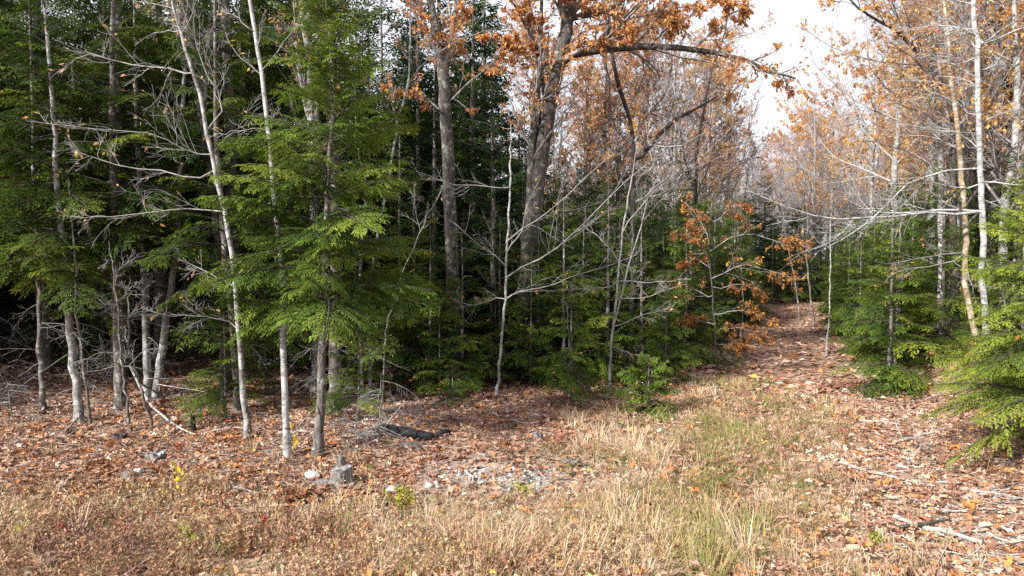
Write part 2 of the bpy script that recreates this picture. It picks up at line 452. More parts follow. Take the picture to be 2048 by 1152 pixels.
# ---------------------------------------------------------------- conifers
def conifer(seed, H, r0, cb, W, nb, leaf=0.12, lw=0.03, tsp=0.14, lsp=0.07, top=0.75, droop=0.10, dead=0, lean=0.02, e_lo=12, e_hi=42, twmax=0.7, flat=0.12, tubes_tw=True, belly=0.12, gap=0.0, stem=None):
    """returns (trunk mesh builder, needle mb, dead-branch mb or None), standing at the origin"""
    rng = np.random.default_rng(seed)
    nb = int(nb * 0.82); tsp *= 0.8; lsp *= 0.78; lw *= 1.05
    K = 12
    zz = np.linspace(0, H, K)
    wob = np.cumsum(rng.normal(0, lean, (K, 2)), 0) * (H / 10)
    TP = np.stack([wob[:, 0] - wob[0, 0], wob[:, 1] - wob[0, 1], zz - 0.08], 1)
    TR = r0 * (1 - zz / H) ** 0.8 + 0.006
    if stem is not None:
        TP, TR = stem; zz = TP[:, 2]; H = float(zz[-1])
    tr = MB(); tubes(tr, TP, flare(TP, TR, 0.35, 0.25), 9)
    u = (np.arange(nb) + rng.random(nb)) / nb
    u = u ** 1.08
    cyc = max(5, int((H - cb) / 0.75))
    u = u + 0.8 / (2 * math.pi * cyc) * np.sin(u * 2 * math.pi * cyc)
    u = np.clip(u, 0, 0.985)
    z = cb + u * (H - cb)
    prof = (1 - u) ** top * (1 - belly * np.exp(-u / 0.08))
    L = W * prof * rng.uniform(0.55, 1.12, nb) + 0.12
    az = np.arange(nb) * 2.399963 + rng.normal(0, 0.5, nb)
    el = np.radians(e_lo + (e_hi - e_lo) * u ** 1.2 + rng.normal(0, 8, nb))
    base = np.stack([np.interp(z, zz, TP[:, 0]), np.interp(z, zz, TP[:, 1]), z], 1)
    d = np.stack([np.cos(az) * np.cos(el), np.sin(az) * np.cos(el), np.sin(el)], 1)
    B = grow(base, d, L, 7, 0.06, -droop * (1.2 - u), rng)
    BR = (0.006 + 0.007 * L)[:, None] * np.linspace(1, 0.25, 7)[None]
    tubes(tr, B, BR, 4, 1)
    lf = MB()
    # side twigs
    nt = np.maximum(3, (L / tsp).astype(int) * 2)
    bi = np.repeat(np.arange(nb), nt)
    k = np.concatenate([np.arange(x) for x in nt]); side = np.where(k % 2 == 0, 1.0, -1.0)
    t = 0.10 + 0.88 * ((k + rng.random(len(k)) * 0.8) / nt[bi])
    p, T, _ = sample(B, BR, bi, t)
    Z = np.array([[0, 0, 1.0]])
    Sx = norm(np.cross(T, Z)); N = np.cross(Sx, T)
    rl = rng.normal(0, 0.38, nb)[bi][:, None]
    Sx, N = np.cos(rl) * Sx + np.sin(rl) * N, np.cos(rl) * N - np.sin(rl) * Sx
    a = np.radians(52 + rng.normal(0, 9, len(k)))[:, None]
    dd = np.cos(a) * T + side[:, None] * np.sin(a) * Sx + N * rng.normal(0.02, flat, len(k))[:, None]
    tl = np.minimum(L[bi] * 0.48 * np.clip(1.05 - t, 0.05, 1) ** 0.75 * np.clip(t / 0.22, 0.45, 1), twmax) * rng.uniform(0.6, 1.15, len(k)) + 0.05
    TW = grow(p, dd, tl, 4, 0.08, -0.16, rng)
    # branch tips count as twigs too
    tipP = B[:, -3:]; 
    twr = np.full(TW.shape[:2], 0.003) * np.linspace(1.3, 0.5, 4)[None]
    if tubes_tw:
        long = tl > 0.34
        tubes(tr, TW[long], twr[long], 3, 1)
    # twiglets
    nl = np.maximum(2, (tl / lsp).astype(int) * 2)
    ti = np.repeat(np.arange(len(tl)), nl)
    k2 = np.concatenate([np.arange(x) for x in nl]); s2 = np.where(k2 % 2 == 0, 1.0, -1.0)
    t2 = 0.08 + 0.92 * (k2 + rng.random(len(k2)) * 0.9) / nl[ti]
    p2, T2, _ = sample(TW, twr, ti, t2)
    S2 = norm(np.cross(T2, N[ti])); N2 = np.cross(S2, T2)
    a2 = np.radians(46 + rng.normal(0, 14, len(k2)))[:, None]
    a2 = np.where(t2[:, None] > 0.93, a2 * 0.25, a2)
    d2 = norm(np.cos(a2) * T2 + s2[:, None] * np.sin(a2) * S2 + N2 * rng.normal(-0.05, 0.15, len(k2))[:, None])
    ll = leaf * rng.uniform(0.6, 1.25, len(k2)) * (1.08 - 0.4 * t2)
    ww = lw * rng.uniform(0.7, 1.2, len(k2))
    nn = norm(np.cross(d2, S2) * 1.0 + rng.normal(0, 0.35, (len(k2), 3)))
    x2 = norm(np.cross(d2, norm(N2 + rng.normal(0, 0.16, (len(k2), 3)))))
    tip = p2 + d2 * ll[:, None] + Z * (-0.012)
    mid = p2 + d2 * (ll * 0.42)[:, None]
    V = np.stack([p2, mid + x2 * (ww / 2)[:, None], tip, mid - x2 * (ww / 2)[:, None]], 1)
    q = np.arange(len(k2) * 4).reshape(-1, 4)
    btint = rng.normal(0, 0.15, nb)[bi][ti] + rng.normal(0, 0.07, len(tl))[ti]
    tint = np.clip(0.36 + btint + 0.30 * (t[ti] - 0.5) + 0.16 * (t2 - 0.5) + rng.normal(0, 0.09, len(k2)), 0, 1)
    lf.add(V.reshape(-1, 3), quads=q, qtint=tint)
    dm = None
    if dead:
        dm = MB(); dead_branches(dm, rng, TP, TR, dead, 0.6, max(cb * 1.15, 1.2), min(1.5, W * 0.8))
    return tr, lf, dm

def dead_branches(dm, rng, TP, TR, n, zlo, zhi, L):
    zz = TP[:, 2]
    z = rng.uniform(zlo, zhi, n)
    base = np.stack([np.interp(z, zz, TP[:, 0]), np.interp(z, zz, TP[:, 1]), z], 1)
    az = rng.uniform(0, 2 * math.pi, n); el = np.radians(rng.normal(-2, 14, n))
    d = np.stack([np.cos(az) * np.cos(el), np.sin(az) * np.cos(el), np.sin(el)], 1)
    B = grow(base, d, L * rng.uniform(0.35, 1.1, n), 7, 0.10, -0.05, rng)
    BR = np.full((n, 7), 0.009) * np.linspace(1, 0.3, 7)
    tubes(dm, B, BR, 4)
    C, CR = spawn(B, BR, 9, 0.2, 1.0, 0.9, 0.5, 0.14, -0.02, 5, rng, 0.5, 0.003)
    tubes(dm, C, CR, 3)
    D, DR = spawn(C, CR, 4, 0.2, 1.0, 0.8, 0.55, 0.16, -0.03, 4, rng, 0.6, 0.0022)
    tubes(dm, D, DR, 3)

# ---------------------------------------------------------------- broadleaf trees
def broad(seed, H, r0, cb, spread, n1=14, n2=6, n3=5, leaf=None, nleaf=0, lsize=0.11, wig=0.10, up=0.10, fork=True, tmpl=KITE, tint=(0.5, 0.2)):
    rng = np.random.default_rng(seed)
    K = 14
    zz = np.linspace(0, 1, K)
    wob = np.cumsum(rng.normal(0, 0.035, (K, 2)), 0) * (H / 10)
    TP = np.stack([wob[:, 0], wob[:, 1], zz * H - 0.1], 1); TP[:, :2] -= TP[0, :2]
    TR = r0 * (1 - zz) ** 0.75 + 0.012
    tr = MB(); tubes(tr, TP, flare(TP, TR, 0.4, 0.3), 9)
    cr = MB(); lf = MB()
    t0 = cb / H
    A, AR = spawn(TP[None], TR[None], n1, t0, 0.97, 0.85, spread / H * 1.35, wig, up, 8, rng, 0.42, 0.010, 0.55)
    tubes(cr, A, AR, 5)
    B, BR = spawn(A, AR, n2, 0.15, 1.0, 0.75, 0.6, wig * 1.5, up * 0.6, 6, rng, 0.55, 0.006)
    tubes(cr, B, BR, 3)
    C, CR = spawn(B, BR, n3, 0.15, 1.0, 0.65, 0.55, wig * 1.4, 0.03, 4, rng, 0.6, 0.0045)
    tubes(cr, C, np.maximum(CR, 0.0055), 3)
    if nleaf:
        scatter_leaves(lf, rng, C, CR, nleaf, lsize, tmpl, tint, zlo=H * 0.45)
    return tr, cr, lf if nleaf else None

def scatter_leaves(lf, rng, C, CR, n, size, tmpl, tint, clump=True, mat=0, droop=0.5, zlo=None):
    w = rng.random(len(C)) ** 1.6 if clump else np.ones(len(C))
    if zlo is not None: w = w * (0.08 + sstep(C[:, -1, 2], zlo * 0.7, zlo * 1.5))
    idx = rng.choice(len(C), n, p=w / w.sum())
    p, T, _ = sample(C, CR, idx, rng.uniform(0.3, 1, n))
    y = norm(T * 0.6 + rng.normal(0, 0.55, (n, 3)) + np.array([0, 0, -droop]))
    nr = norm(rng.normal(0, 0.6, (n, 3)) + np.array([0, 0, 0.8]))
    tt = np.clip(rng.normal(tint[0], tint[1], n) + rng.normal(0, 0.12, len(C))[idx], 0, 1)
    leaves(lf, p + rng.normal(0, 0.02, (n, 3)), y, nr, size * rng.uniform(0.65, 1.3, n), tmpl, tt, mat)

def trunk_px(pts, Y, K=26, dz=0.0, rng=None, ext=0.0, extdir=(0, 0, 1)):
    """pts: (u, v, width in px) up the stem, all about at depth Y"""
    P = [at(u, v, Y) for u, v, w in pts]
    R = [w * (0.52 if pts[0][2] < 14 else 0.66 if pts[0][2] < 29 else 0.74) * 0.5 / F * Y for u, v, w in pts]
    if ext:
        d = norm(np.array(P[-1]) - np.array(P[-2]))
        d = norm(d + np.array([0, 0, 0.6]))
        P.append(P[-1] + d * ext); R.append(R[-1] * 0.3)
    C = catmull(P, K)
    Rr = catmull(np.array(R)[:, None].repeat(3, 1), K)[:, 0]
    if rng is not None:
        C[:, 1] += np.cumsum(rng.normal(0, 0.02, K)); C[:, 1] -= C[0, 1] - P[0][1]
        C[1:] += rng.normal(0, 0.011, (K - 1, 3))
    return C, np.maximum(Rr, 0.004)

def px_tree(name, label, cat, base, pts, limbs=(), bark='bark_grey', twig='twig', seed=0, auto=None, sub=(5, 4), ext=2.0, limb_w=5, leaf=None, nleaf=0, lsize=0.1, tmpl=KITE, tint=(0.5, 0.2), auto_leaf=True, group=None, twl=0.45, limb_depth=1.5, sides=10, fl=0.6, Y=None):
    """A stem and its limbs, each laid out at its own place in the wood; pts and limbs are pixel positions at the stem's distance."""
    rng = np.random.default_rng(seed)
    g = ground(*base)
    if Y is None: Y = g[1]
    else:
        g = at(base[0], base[1], Y); g[2] = h1(g[0], g[1])
    t = thing(name, label, cat, g, group)
    w0 = pts[0][2]
    ctrl = list(pts)
    C, R = trunk_px(ctrl, Y, 28, rng=rng, ext=ext)
    C = C - g; 
    C[0, 2] = min(C[0, 2], -0.08)
    tr = MB(); tubes(tr, C, flare(C, R, fl, 0.16), sides)
    if limbs or auto:
        cr = MB(); curves = []; rad = []
        for lb in limbs:
            q = np.array([at(u, v, Y) for u, v in lb['p']]) - g
            n = len(q)
            q[:, 1] += np.linspace(0, 1, n) * lb.get('dy', rng.normal(0, limb_depth * 0.5))
            cc = catmull(q, 9)
            cc[1:-1] += rng.normal(0, 0.012, (7, 3))
            # root the limb inside the stem
            j = np.argmin(np.linalg.norm(C - cc[0], axis=1)); 
            if lb.get('root', True): cc[0] = C[j]
            w = lb.get('w', limb_w) * (0.9 if lb.get('big') else 0.62) * 0.5 / F * Y
            rr = np.linspace(w, max(w * 0.22, 0.004), 9)
            curves.append(cc); rad.append(rr)
            if lb.get('big'):
                lm = MB(); tubes(lm, cc, rr, 8)
                link('limb', lm.mesh('limb', [bark]), t)
        A = np.array(curves) if curves else np.zeros((0, 9, 3)); AR = np.array(rad) if rad else np.zeros((0, 9))
        small = [i for i, lb in enumerate(limbs) if not lb.get('big')]
        if small: tubes(cr, A[small], AR[small], 5)
        if auto:
            n, t0, t1, ln, ang, up = auto[:6]
            bias = auto[6] if len(auto) > 6 else None
            E, ER = spawn(C[None], R[None], n, t0, t1, ang, ln, 0.12, up, 9, rng, 0.4, 0.006, 0.4, bias=bias)
            ER = np.maximum(ER, 0.004)
            tubes(cr, E, ER, 4)
            A = np.concatenate([A, E]); AR = np.concatenate([AR, ER])
        B, BR = spawn(A, AR, sub[0] * 2, 0.1, 1.0, 0.66, twl, 0.15, 0.02, 6, rng, 0.5, 0.0045)
        tubes(cr, B, BR, 3)
        D, DR = spawn(B, BR, sub[1] * 1.5, 0.15, 1.0, 0.62, 0.55, 0.17, 0.0, 5, rng, 0.6, 0.0034)
        tubes(cr, D, DR, 3)
        link('crown', cr.mesh('crown', [twig]), t)
        if nleaf:
            lf = MB(); scatter_leaves(lf, rng, D, DR, nleaf, lsize, tmpl, tint)
            link('foliage', lf.mesh('foliage', [leaf], False), t)
    link('trunk', tr.mesh('trunk', [bark]), t)
    return t

# ---------------------------------------------------------------- the ground
def zone_fields(x, y):
    s, t = track_st(x, y)
    n1 = vnoise(x * 0.9, y * 0.9, 21); n2 = vnoise(x * 2.6, y * 2.6, 22)
    jit = (n1 - 0.5) * 1.6 + (n2 - 0.5) * 0.7
    # straw grass: a band along the track and the left half of the near foreground
    g = sstep(t + jit, -3.4, -2.2) * (1 - sstep(t + jit * 0.6, 0.7, 1.7)) * (1 - sstep(s, 7.5, 10.5))
    g = np.maximum(g, (1 - sstep(y + jit * 0.7, 7.0, 8.3)) * (1 - sstep(t + jit, 0.6, 1.6)) * (0.18 + 0.82 * sstep(x + jit * 0.8, -1.4, 0.6)))
    g = np.maximum(g, 0.5 * sstep(t, 1.9, 3.2) * (1 - sstep(t, 3.6, 5)) * sstep(s, 3.0, 5) * (1 - sstep(s, 9, 13)) * sstep(n1, 0.35, 0.6))
    strip = np.exp(-((t + 0.25 + (n1 - .5)) / 0.95) ** 2) * (1 - sstep(s, 7.5, 12)) * sstep(n2 * .6 + n1 * .4, 0.3, 0.62)
    gx, gy = 0.0, 9.25
    gr = np.exp(-(((x - gx) / 1.25) ** 2 + ((y - gy) / 0.8) ** 2)) * (0.6 + 0.8 * n2)
    weed = (1 - sstep(y + jit * 0.9, 7.6, 9.3)) * (1 - sstep(x + jit, 0.6, 2.2))
    return g, strip, np.clip(gr, 0, 1), weed

def make_ground():
    def axis(lo, hi, n, c, k):
        a = np.linspace(-1, 1, n); s = np.sinh(a * k) / math.sinh(k)
        return c + np.where(s < 0, -s * (lo - c), s * (hi - c))
    xs = axis(-700, 700, 240, 1.0, 6.6); ys = axis(-300, 1200, 240, 9.0, 6.6)
    X, Y = np.meshgrid(xs, ys, indexing='ij')
    Zh = height(X, Y)
    far = sstep(np.hypot(X, Y), 120, 500)
    Zh = Zh * (1 - far)
    V = np.stack([X, Y, Zh], -1).reshape(-1, 3)
    idx = np.arange(V.shape[0]).reshape(X.shape)
    q = np.stack([idx[:-1, :-1], idx[1:, :-1], idx[1:, 1:], idx[:-1, 1:]], -1).reshape(-1, 4)
    m, n, l, p, out = new_mat('forest_floor')
    M['floor'] = m
    a = n.new('ShaderNodeAttribute'); a.attribute_name = 'zone'
    sp = n.new('ShaderNodeSeparateColor'); l.new(a.outputs['Color'], sp.inputs[0])
    g = n.new('ShaderNodeNewGeometry')
    wn_ = n.new('ShaderNodeTexNoise'); wn_.inputs['Scale'].default_value = 9; l.new(g.outputs['Position'], wn_.inputs['Vector'])
    va = n.new('ShaderNodeVectorMath'); va.operation = 'MULTIPLY_ADD'
    va.inputs[1].default_value = (0.12, 0.12, 0.12)
    l.new(wn_.outputs['Color'], va.inputs[0]); l.new(g.outputs['Position'], va.inputs[2])
    vo = n.new('ShaderNodeTexVoronoi'); vo.inputs['Scale'].default_value = 11
    l.new(va.outputs[0], vo.inputs['Vector'])
    sc_ = n.new('ShaderNodeSeparateColor'); l.new(vo.outputs['Color'], sc_.inputs[0])
    rl = ramp(n, [(0.0, (0.10, 0.064, 0.045, 1)), (0.35, (0.20, 0.115, 0.078, 1)), (0.65, (0.31, 0.185, 0.125, 1)),
                  (0.88, (0.36, 0.26, 0.19, 1)), (1.0, (0.45, 0.38, 0.32, 1))])
    l.new(sc_.outputs[0], rl.inputs['Fac'])
    fine = n.new('ShaderNodeTexNoise'); fine.inputs['Scale'].default_value = 55; fine.inputs['Detail'].default_value = 6
    l.new(g.outputs['Position'], fine.inputs['Vector'])
    rg = ramp(n, [(0.3, (0.17, 0.12, 0.075, 1)), (0.5, (0.34, 0.26, 0.16, 1)), (0.7, (0.47, 0.39, 0.27, 1))])
    l.new(fine.outputs['Fac'], rg.inputs['Fac'])
    rv = ramp(n, [(0.3, (0.14, 0.12, 0.10, 1)), (0.5, (0.30, 0.28, 0.25, 1)), (0.7, (0.44, 0.42, 0.39, 1))])
    l.new(fine.outputs['Fac'], rv.inputs['Fac'])
    m1 = n.new('ShaderNodeMix'); m1.data_type = 'RGBA'
    l.new(sp.outputs[0], m1.inputs[0]); l.new(rl.outputs[0], m1.inputs[6]); l.new(rg.outputs[0], m1.inputs[7])
    m2 = n.new('ShaderNodeMix'); m2.data_type = 'RGBA'
    l.new(sp.outputs[1], m2.inputs[0]); l.new(m1.outputs[2], m2.inputs[6]); l.new(rv.outputs[0], m2.inputs[7])
    l.new(m2.outputs[2], p.inputs['Base Color'])
    b = n.new('ShaderNodeBump'); b.inputs['Strength'].default_value = 0.7; b.inputs['Distance'].default_value = 0.03
    ad = n.new('ShaderNodeMath'); ad.operation = 'ADD'
    l.new(vo.outputs['Distance'], ad.inputs[0]); l.new(fine.outputs['Fac'], ad.inputs[1])
    l.new(ad.outputs[0], b.inputs['Height']); l.new(b.outputs[0], p.inputs['Normal'])
    p.inputs['Roughness'].default_value = 0.95
    mb = MB(); mb.add(V, quads=q)
    me = mb.mesh('forest_floor', ['floor'])
    gz, st, gv, wd = zone_fields(V[:, 0], V[:, 1])
    c = np.stack([np.clip(gz, 0, 1) * 0.9, gv, wd, np.ones(len(gz))], 1).astype(np.float32)
    at_ = me.attributes.new('zone', 'FLOAT_COLOR', 'POINT'); at_.data.foreach_set('color', c.ravel())
    o = link('forest_floor', me)
    tag(o, 'leaf strewn forest floor with a grassy track running into the woods', None, kind='structure')
make_ground()

# ---------------------------------------------------------------- ground cover
RNG = np.random.default_rng(7)
def scatter_view(n, y0, y1, rng, pw=1.0, pad=1.1):
    """points on the ground inside the camera's wedge; density per area falls as 1/distance**pw"""
    u = rng.random(n)
    e = 2 - pw
    Y = (y0 ** e + (y1 ** e - y0 ** e) * u) ** (1 / e) if abs(e) > 1e-6 else y0 * (y1 / y0) ** u
    X = (rng.random(n) * 2 - 1) * Y * 1024 / F * pad
    return X, Y

def litter(name, label, n, y0, y1, pw, tmpls, size, seed, keep, curl=1.0):
    rng = np.random.default_rng(seed)
    X, Y = scatter_view(n, y0, y1, rng, pw)
    k = rng.random(n) < keep(X, Y)
    X, Y = X[k], Y[k]; n = len(X)
    gz = zone_fields(X, Y)[0]
    Z = height(X, Y) + rng.uniform(0.004, 0.035, n) + gz * rng.uniform(0.01, 0.11, n) * (Y < 16)
    pos = np.stack([X, Y, Z], 1)
    az = rng.uniform(0, 2 * math.pi, n)
    yd = np.stack([np.cos(az), np.sin(az), rng.normal(0.05, 0.22, n)], 1)
    nr = norm(np.stack([rng.normal(0, 0.38, n), rng.normal(0, 0.38, n), np.where(rng.random(n) < 0.75, 1.0, -1.0)], 1))
    patch = vnoise(X * 1.1, Y * 1.1, seed + 5)
    tint = np.clip(rng.beta(2.1, 2.0, n) * 0.9 + (patch - 0.5) * 0.3, 0, 0.88)
    r = rng.random(n)
    tint = np.where(r < 0.085, rng.uniform(0.91, 0.96, n), tint); tint = np.where(r > 0.996, 1.0, tint)
    mb = MB()
    sz = size * np.clip(rng.lognormal(-0.12, 0.42, n), 0.3, 1.9)
    cu = curl * rng.uniform(0.2, 2.4, n)
    w = rng.integers(0, len(tmpls), n)
    for i, tm in enumerate(tmpls):
        s = w == i
        leaves(mb, pos[s], yd[s], nr[s], sz[s], tm, tint[s], 0, cu[s])
    o = link(name, mb.mesh(name, ['dead_leaf'], False))
    tag(o, label, None, kind='stuff')
    return o

def k_near(X, Y):
    g, st, gv, wd = zone_fields(X, Y)
    return np.clip(1.0 - 0.18 * g - 0.45 * gv - 0.5 * wd * (1 - g), 0.1, 1)
def k_far(X, Y):
    return np.ones_like(X)
litter('leaf_litter', 'brown oak and maple leaves littering the clearing', 54000, 6.0, 16.5, 1.0, [STAR, MAPLE, STAR, STAR], 0.078, 31, k_near, 1.5)
litter('leaf_litter', 'dull brown leaves covering the ground under the trees and the far track', 34000, 14.5, 48, 1.1, [KITE], 0.17, 32, k_far, 1.3)

def grass():
    rng = np.random.default_rng(41)
    NC = 15000
    X, Y = scatter_view(NC, 6.0, 17, rng, 1.2)
    g, st, gv, wd = zone_fields(X, Y)
    k = rng.random(NC) < np.clip(g * 0.52 + st * 0.45 + wd * 0.3 - gv, 0.012, 1)
    X, Y, st, g = X[k], Y[k], st[k], g[k]
    nc = len(X)
    per = rng.integers(14, 34, nc)
    ci = np.repeat(np.arange(nc), per); n = len(ci)
    rad = rng.uniform(0.03, 0.12, nc)
    a = rng.uniform(0, 2 * math.pi, n); r = rad[ci] * np.sqrt(rng.random(n))
    bx = X[ci] + np.cos(a) * r; by = Y[ci] + np.sin(a) * r
    bz = height(bx, by) - 0.01
    hgt = (0.05 + 0.2 * rng.random(nc) ** 2 + 0.2 * (rng.random(nc) < 0.04 + 0.05 * sstep(-Y, -8.6, -7.6)))[ci] * rng.uniform(0.5, 1.25, n) * (0.75 + 0.45 * g[ci])
    lay = 2 * math.pi * vnoise(X * 0.8, Y * 0.8, 77)[ci] + rng.normal(0, 0.5, n)
    out = 0.45
    dx = np.cos(a) * out + np.cos(lay) * 0.8 + rng.normal(0, 0.25, n); dy = np.sin(a) * out + np.sin(lay) * 0.8 + rng.normal(0, 0.25, n)
    d = np.stack([dx, dy, np.zeros(n)], 1)
    b = np.stack([bx, by, bz], 1)
    lean = rng.uniform(0.5, 2.0, n)[:, None]
    m1 = b + d * lean * (hgt * 0.45)[:, None] + np.stack([0 * bx, 0 * bx, hgt * 0.72], 1)
    tp = b + d * lean * (hgt * 1.15)[:, None] + np.stack([0 * bx, 0 * bx, hgt * rng.uniform(0.15, 0.95, n)], 1)
    w = rng.uniform(0.0014, 0.0032, n) * (0.6 + Y[ci] / 12)
    s = norm(np.cross(d + rng.normal(0, 0.2, (n, 3)), np.array([0, 0, 1.0])))
    V = np.stack([b - s * w[:, None], b + s * w[:, None], m1 + s * (w * 0.8)[:, None], m1 - s * (w * 0.8)[:, None], tp], 1)
    i0 = np.arange(n) * 5
    q = np.stack([i0, i0 + 1, i0 + 2, i0 + 3], 1); t = np.stack([i0 + 3, i0 + 2, i0 + 4], 1)
    green = np.clip(st * 1.0 + 0.15 * (rng.random(nc) < 0.12), 0, 1)
    ct = np.where(rng.random(nc) < green * 0.85 + 0.12, rng.uniform(0.08, 0.4, nc), rng.uniform(0.40, 0.98, nc))
    tint = np.clip(ct[ci] + rng.normal(0, 0.10, n), 0, 1)
    mb = MB(); mb.add(V.reshape(-1, 3), quads=q, tris=t, qtint=tint, ttint=tint)
    o = link('grass', mb.mesh('grass', ['straw'], False))
    tag(o, 'dry straw coloured grass with green tufts along the track', None, kind='stuff')
grass()

def weeds():
    rng = np.random.default_rng(43)
    N = 13000
    X, Y = scatter_view(N, 6.0, 12, rng, 1.0)
    g, st, gv, wd = zone_fields(X, Y)
    patch = sstep(vnoise(X * 0.8, Y * 0.8, 50), 0.25, 0.6)
    k = rng.random(N) < np.clip(wd * (0.12 + 1.0 * patch) + 0.03, 0, 1) * (1 - gv)
    X, Y = X[k], Y[k]; n = len(X)
    H = rng.uniform(0.14, 0.42, n) * (0.55 + 0.9 * vnoise(X * 0.9, Y * 0.9, 51))
    b = np.stack([X, Y, height(X, Y) - 0.01], 1)
    d = norm(np.stack([rng.normal(0, 0.35, n), rng.normal(0, 0.35, n), np.ones(n)], 1))
    P = grow(b, d, H, 4, 0.14, 0.02, rng)
    mb = MB()
    tint0 = np.clip(-0.1 + 1.15 * vnoise(X * 1.1, Y * 1.1, 52) + rng.normal(0, 0.2, n) + 0.12 * sstep(-Y, -8, -6.4), 0, 1)
    # stems as slender blades
    s = norm(rng.normal(0, 1, (n, 3)) * np.array([1, 1, 0.1]))
    w = 0.0028
    V = np.stack([P[:, 0] - s * w, P[:, 0] + s * w, P[:, 2] + s * w * 0.7, P[:, 2] - s * w * 0.7, P[:, 3]], 1)
    i0 = np.arange(n) * 5
    mb.add(V.reshape(-1, 3), quads=np.stack([i0, i0 + 1, i0 + 2, i0 + 3], 1), tris=np.stack([i0 + 3, i0 + 2, i0 + 4], 1), qtint=tint0 * 0.6, ttint=tint0 * 0.6)
    per = rng.integers(9, 20, n); idx = np.repeat(np.arange(n), per); m = len(idx)
    p, T, _ = sample(P, np.ones(P.shape[:2]), idx, rng.uniform(0.25, 1, m))
    y = norm(T * 0.5 + rng.normal(0, 0.75, (m, 3)) + np.array([0, 0, 0.25]))
    leaves(mb, p, y, norm(rng.normal(0, 1, (m, 3)) + np.array([0, 0, 0.5])), rng.uniform(0.015, 0.05, m), KITE,
           np.clip(tint0[idx] + rng.normal(0, 0.12, m), 0, 1), 0, 1.2)
    o = link('dry_weeds', mb.mesh('dry_weeds', ['weed'], False))
    tag(o, 'brown and olive dry weeds across the near clearing', None, kind='stuff')
weeds()

# ---------------------------------------------------------------- conifer kinds
CON = {}
def kind_conifer(key, needle, **kw):
    tr, lf, dm = conifer(**kw)
    CON[key] = (tr.mesh('trunk', ['bark_hemlock', 'bark_dark']), lf.mesh('foliage', [needle], False), dm.mesh('dead_branches', ['twig_dead']) if dm else None)
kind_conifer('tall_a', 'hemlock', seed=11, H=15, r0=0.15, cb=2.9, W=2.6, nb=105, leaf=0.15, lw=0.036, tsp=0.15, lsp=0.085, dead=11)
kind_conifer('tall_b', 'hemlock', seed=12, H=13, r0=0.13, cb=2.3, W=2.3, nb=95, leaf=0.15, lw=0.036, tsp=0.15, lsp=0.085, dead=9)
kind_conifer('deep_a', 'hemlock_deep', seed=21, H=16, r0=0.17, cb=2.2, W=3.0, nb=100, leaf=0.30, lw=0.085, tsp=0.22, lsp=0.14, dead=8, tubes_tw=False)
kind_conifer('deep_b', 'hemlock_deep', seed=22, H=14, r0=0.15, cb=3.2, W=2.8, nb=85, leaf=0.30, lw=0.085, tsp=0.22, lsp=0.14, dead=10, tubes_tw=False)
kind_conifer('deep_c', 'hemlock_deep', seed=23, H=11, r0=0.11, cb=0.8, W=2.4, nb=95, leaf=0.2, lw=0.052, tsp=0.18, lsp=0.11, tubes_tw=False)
kind_conifer('young_a', 'hemlock', seed=31, H=4.6, r0=0.045, cb=0.25, W=1.5, nb=72, leaf=0.11, lw=0.028, tsp=0.13, lsp=0.07, top=0.85)
kind_conifer('young_b', 'hemlock', seed=32, H=5.4, r0=0.055, cb=0.35, W=1.6, nb=78, leaf=0.12, lw=0.03, tsp=0.135, lsp=0.075, top=0.8)
kind_conifer('young_c', 'hemlock', seed=33, H=5.0, r0=0.05, cb=0.2, W=1.55, nb=80, leaf=0.14, lw=0.036, tsp=0.15, lsp=0.085, top=0.9, e_lo=4)
kind_conifer('small_a', 'hemlock', seed=41, H=2.5, r0=0.022, cb=0.3, W=0.95, nb=40, leaf=0.085, lw=0.022, tsp=0.1, lsp=0.055, top=0.8)
kind_conifer('small_b', 'hemlock', seed=42, H=1.5, r0=0.016, cb=0.22, W=0.7, nb=26, leaf=0.075, lw=0.02, tsp=0.09, lsp=0.05, top=0.7)
kind_conifer('spruce_tiny', 'hemlock_bright', seed=43, H=0.8, r0=0.012, cb=0.08, W=0.5, nb=40, leaf=0.06, lw=0.02, tsp=0.06, lsp=0.035, top=0.7, e_lo=15, e_hi=60)

kind_conifer('small_c', 'hemlock_bright', seed=44, H=2.6, r0=0.022, cb=0.35, W=1.0, nb=44, leaf=0.085, lw=0.022, tsp=0.1, lsp=0.055, top=0.7)
def put_conifer(key, label, x, y, rz=0.0, sc=1.0, group=None, name='hemlock_tree', cat='conifer', dz=0.0):
    t = thing(name, label, cat, (x, y, h1(x, y) + dz), group, rz, sc)
    a, b, c = CON[key]
    link('trunk', a, t); link('crown', b, t)
    if c is not None: link('dead_branches', c, t)['kind'] = 'stuff'
    return t
def put_px(key, label, u, v, rz=0.0, sc=1.0, **kw):
    g = ground(u, v); return put_conifer(key, label, g[0], g[1], rz, sc, **kw)

def px_conifer(label, base, pts, ht, needle='hemlock', bark='bark_hemlock', **kw):
    g = ground(*base); Y = g[1]
    t = thing('hemlock_tree', label, 'conifer', g)
    rng = np.random.default_rng(kw.get('seed', 0))
    C, R = trunk_px(pts, Y, 18, rng=rng)
    C = C - g; C[0, 2] = -0.08
    C[:, 2] = np.maximum.accumulate(C[:, 2] + np.arange(18) * 1e-4)
    k = 8
    e = C[-1] + np.outer(np.linspace(0, 1, k + 1)[1:], [rng.normal(0, .1), rng.normal(0, .1), max(ht - C[-1, 2], 0.3)])
    TP = np.vstack([C, e]); TR = np.concatenate([R, np.linspace(R[-1], 0.008, k + 1)[1:]])
    tr, lf, dm = conifer(H=ht, r0=R[0], stem=(TP, TR), **kw)
    link('trunk', tr.mesh('trunk', [bark, 'bark_dark']), t); link('crown', lf.mesh('foliage', [needle], False), t)
    if dm: link('dead_branches', dm.mesh('dead_branches', ['twig_dead']), t)['kind'] = 'stuff'
    return t

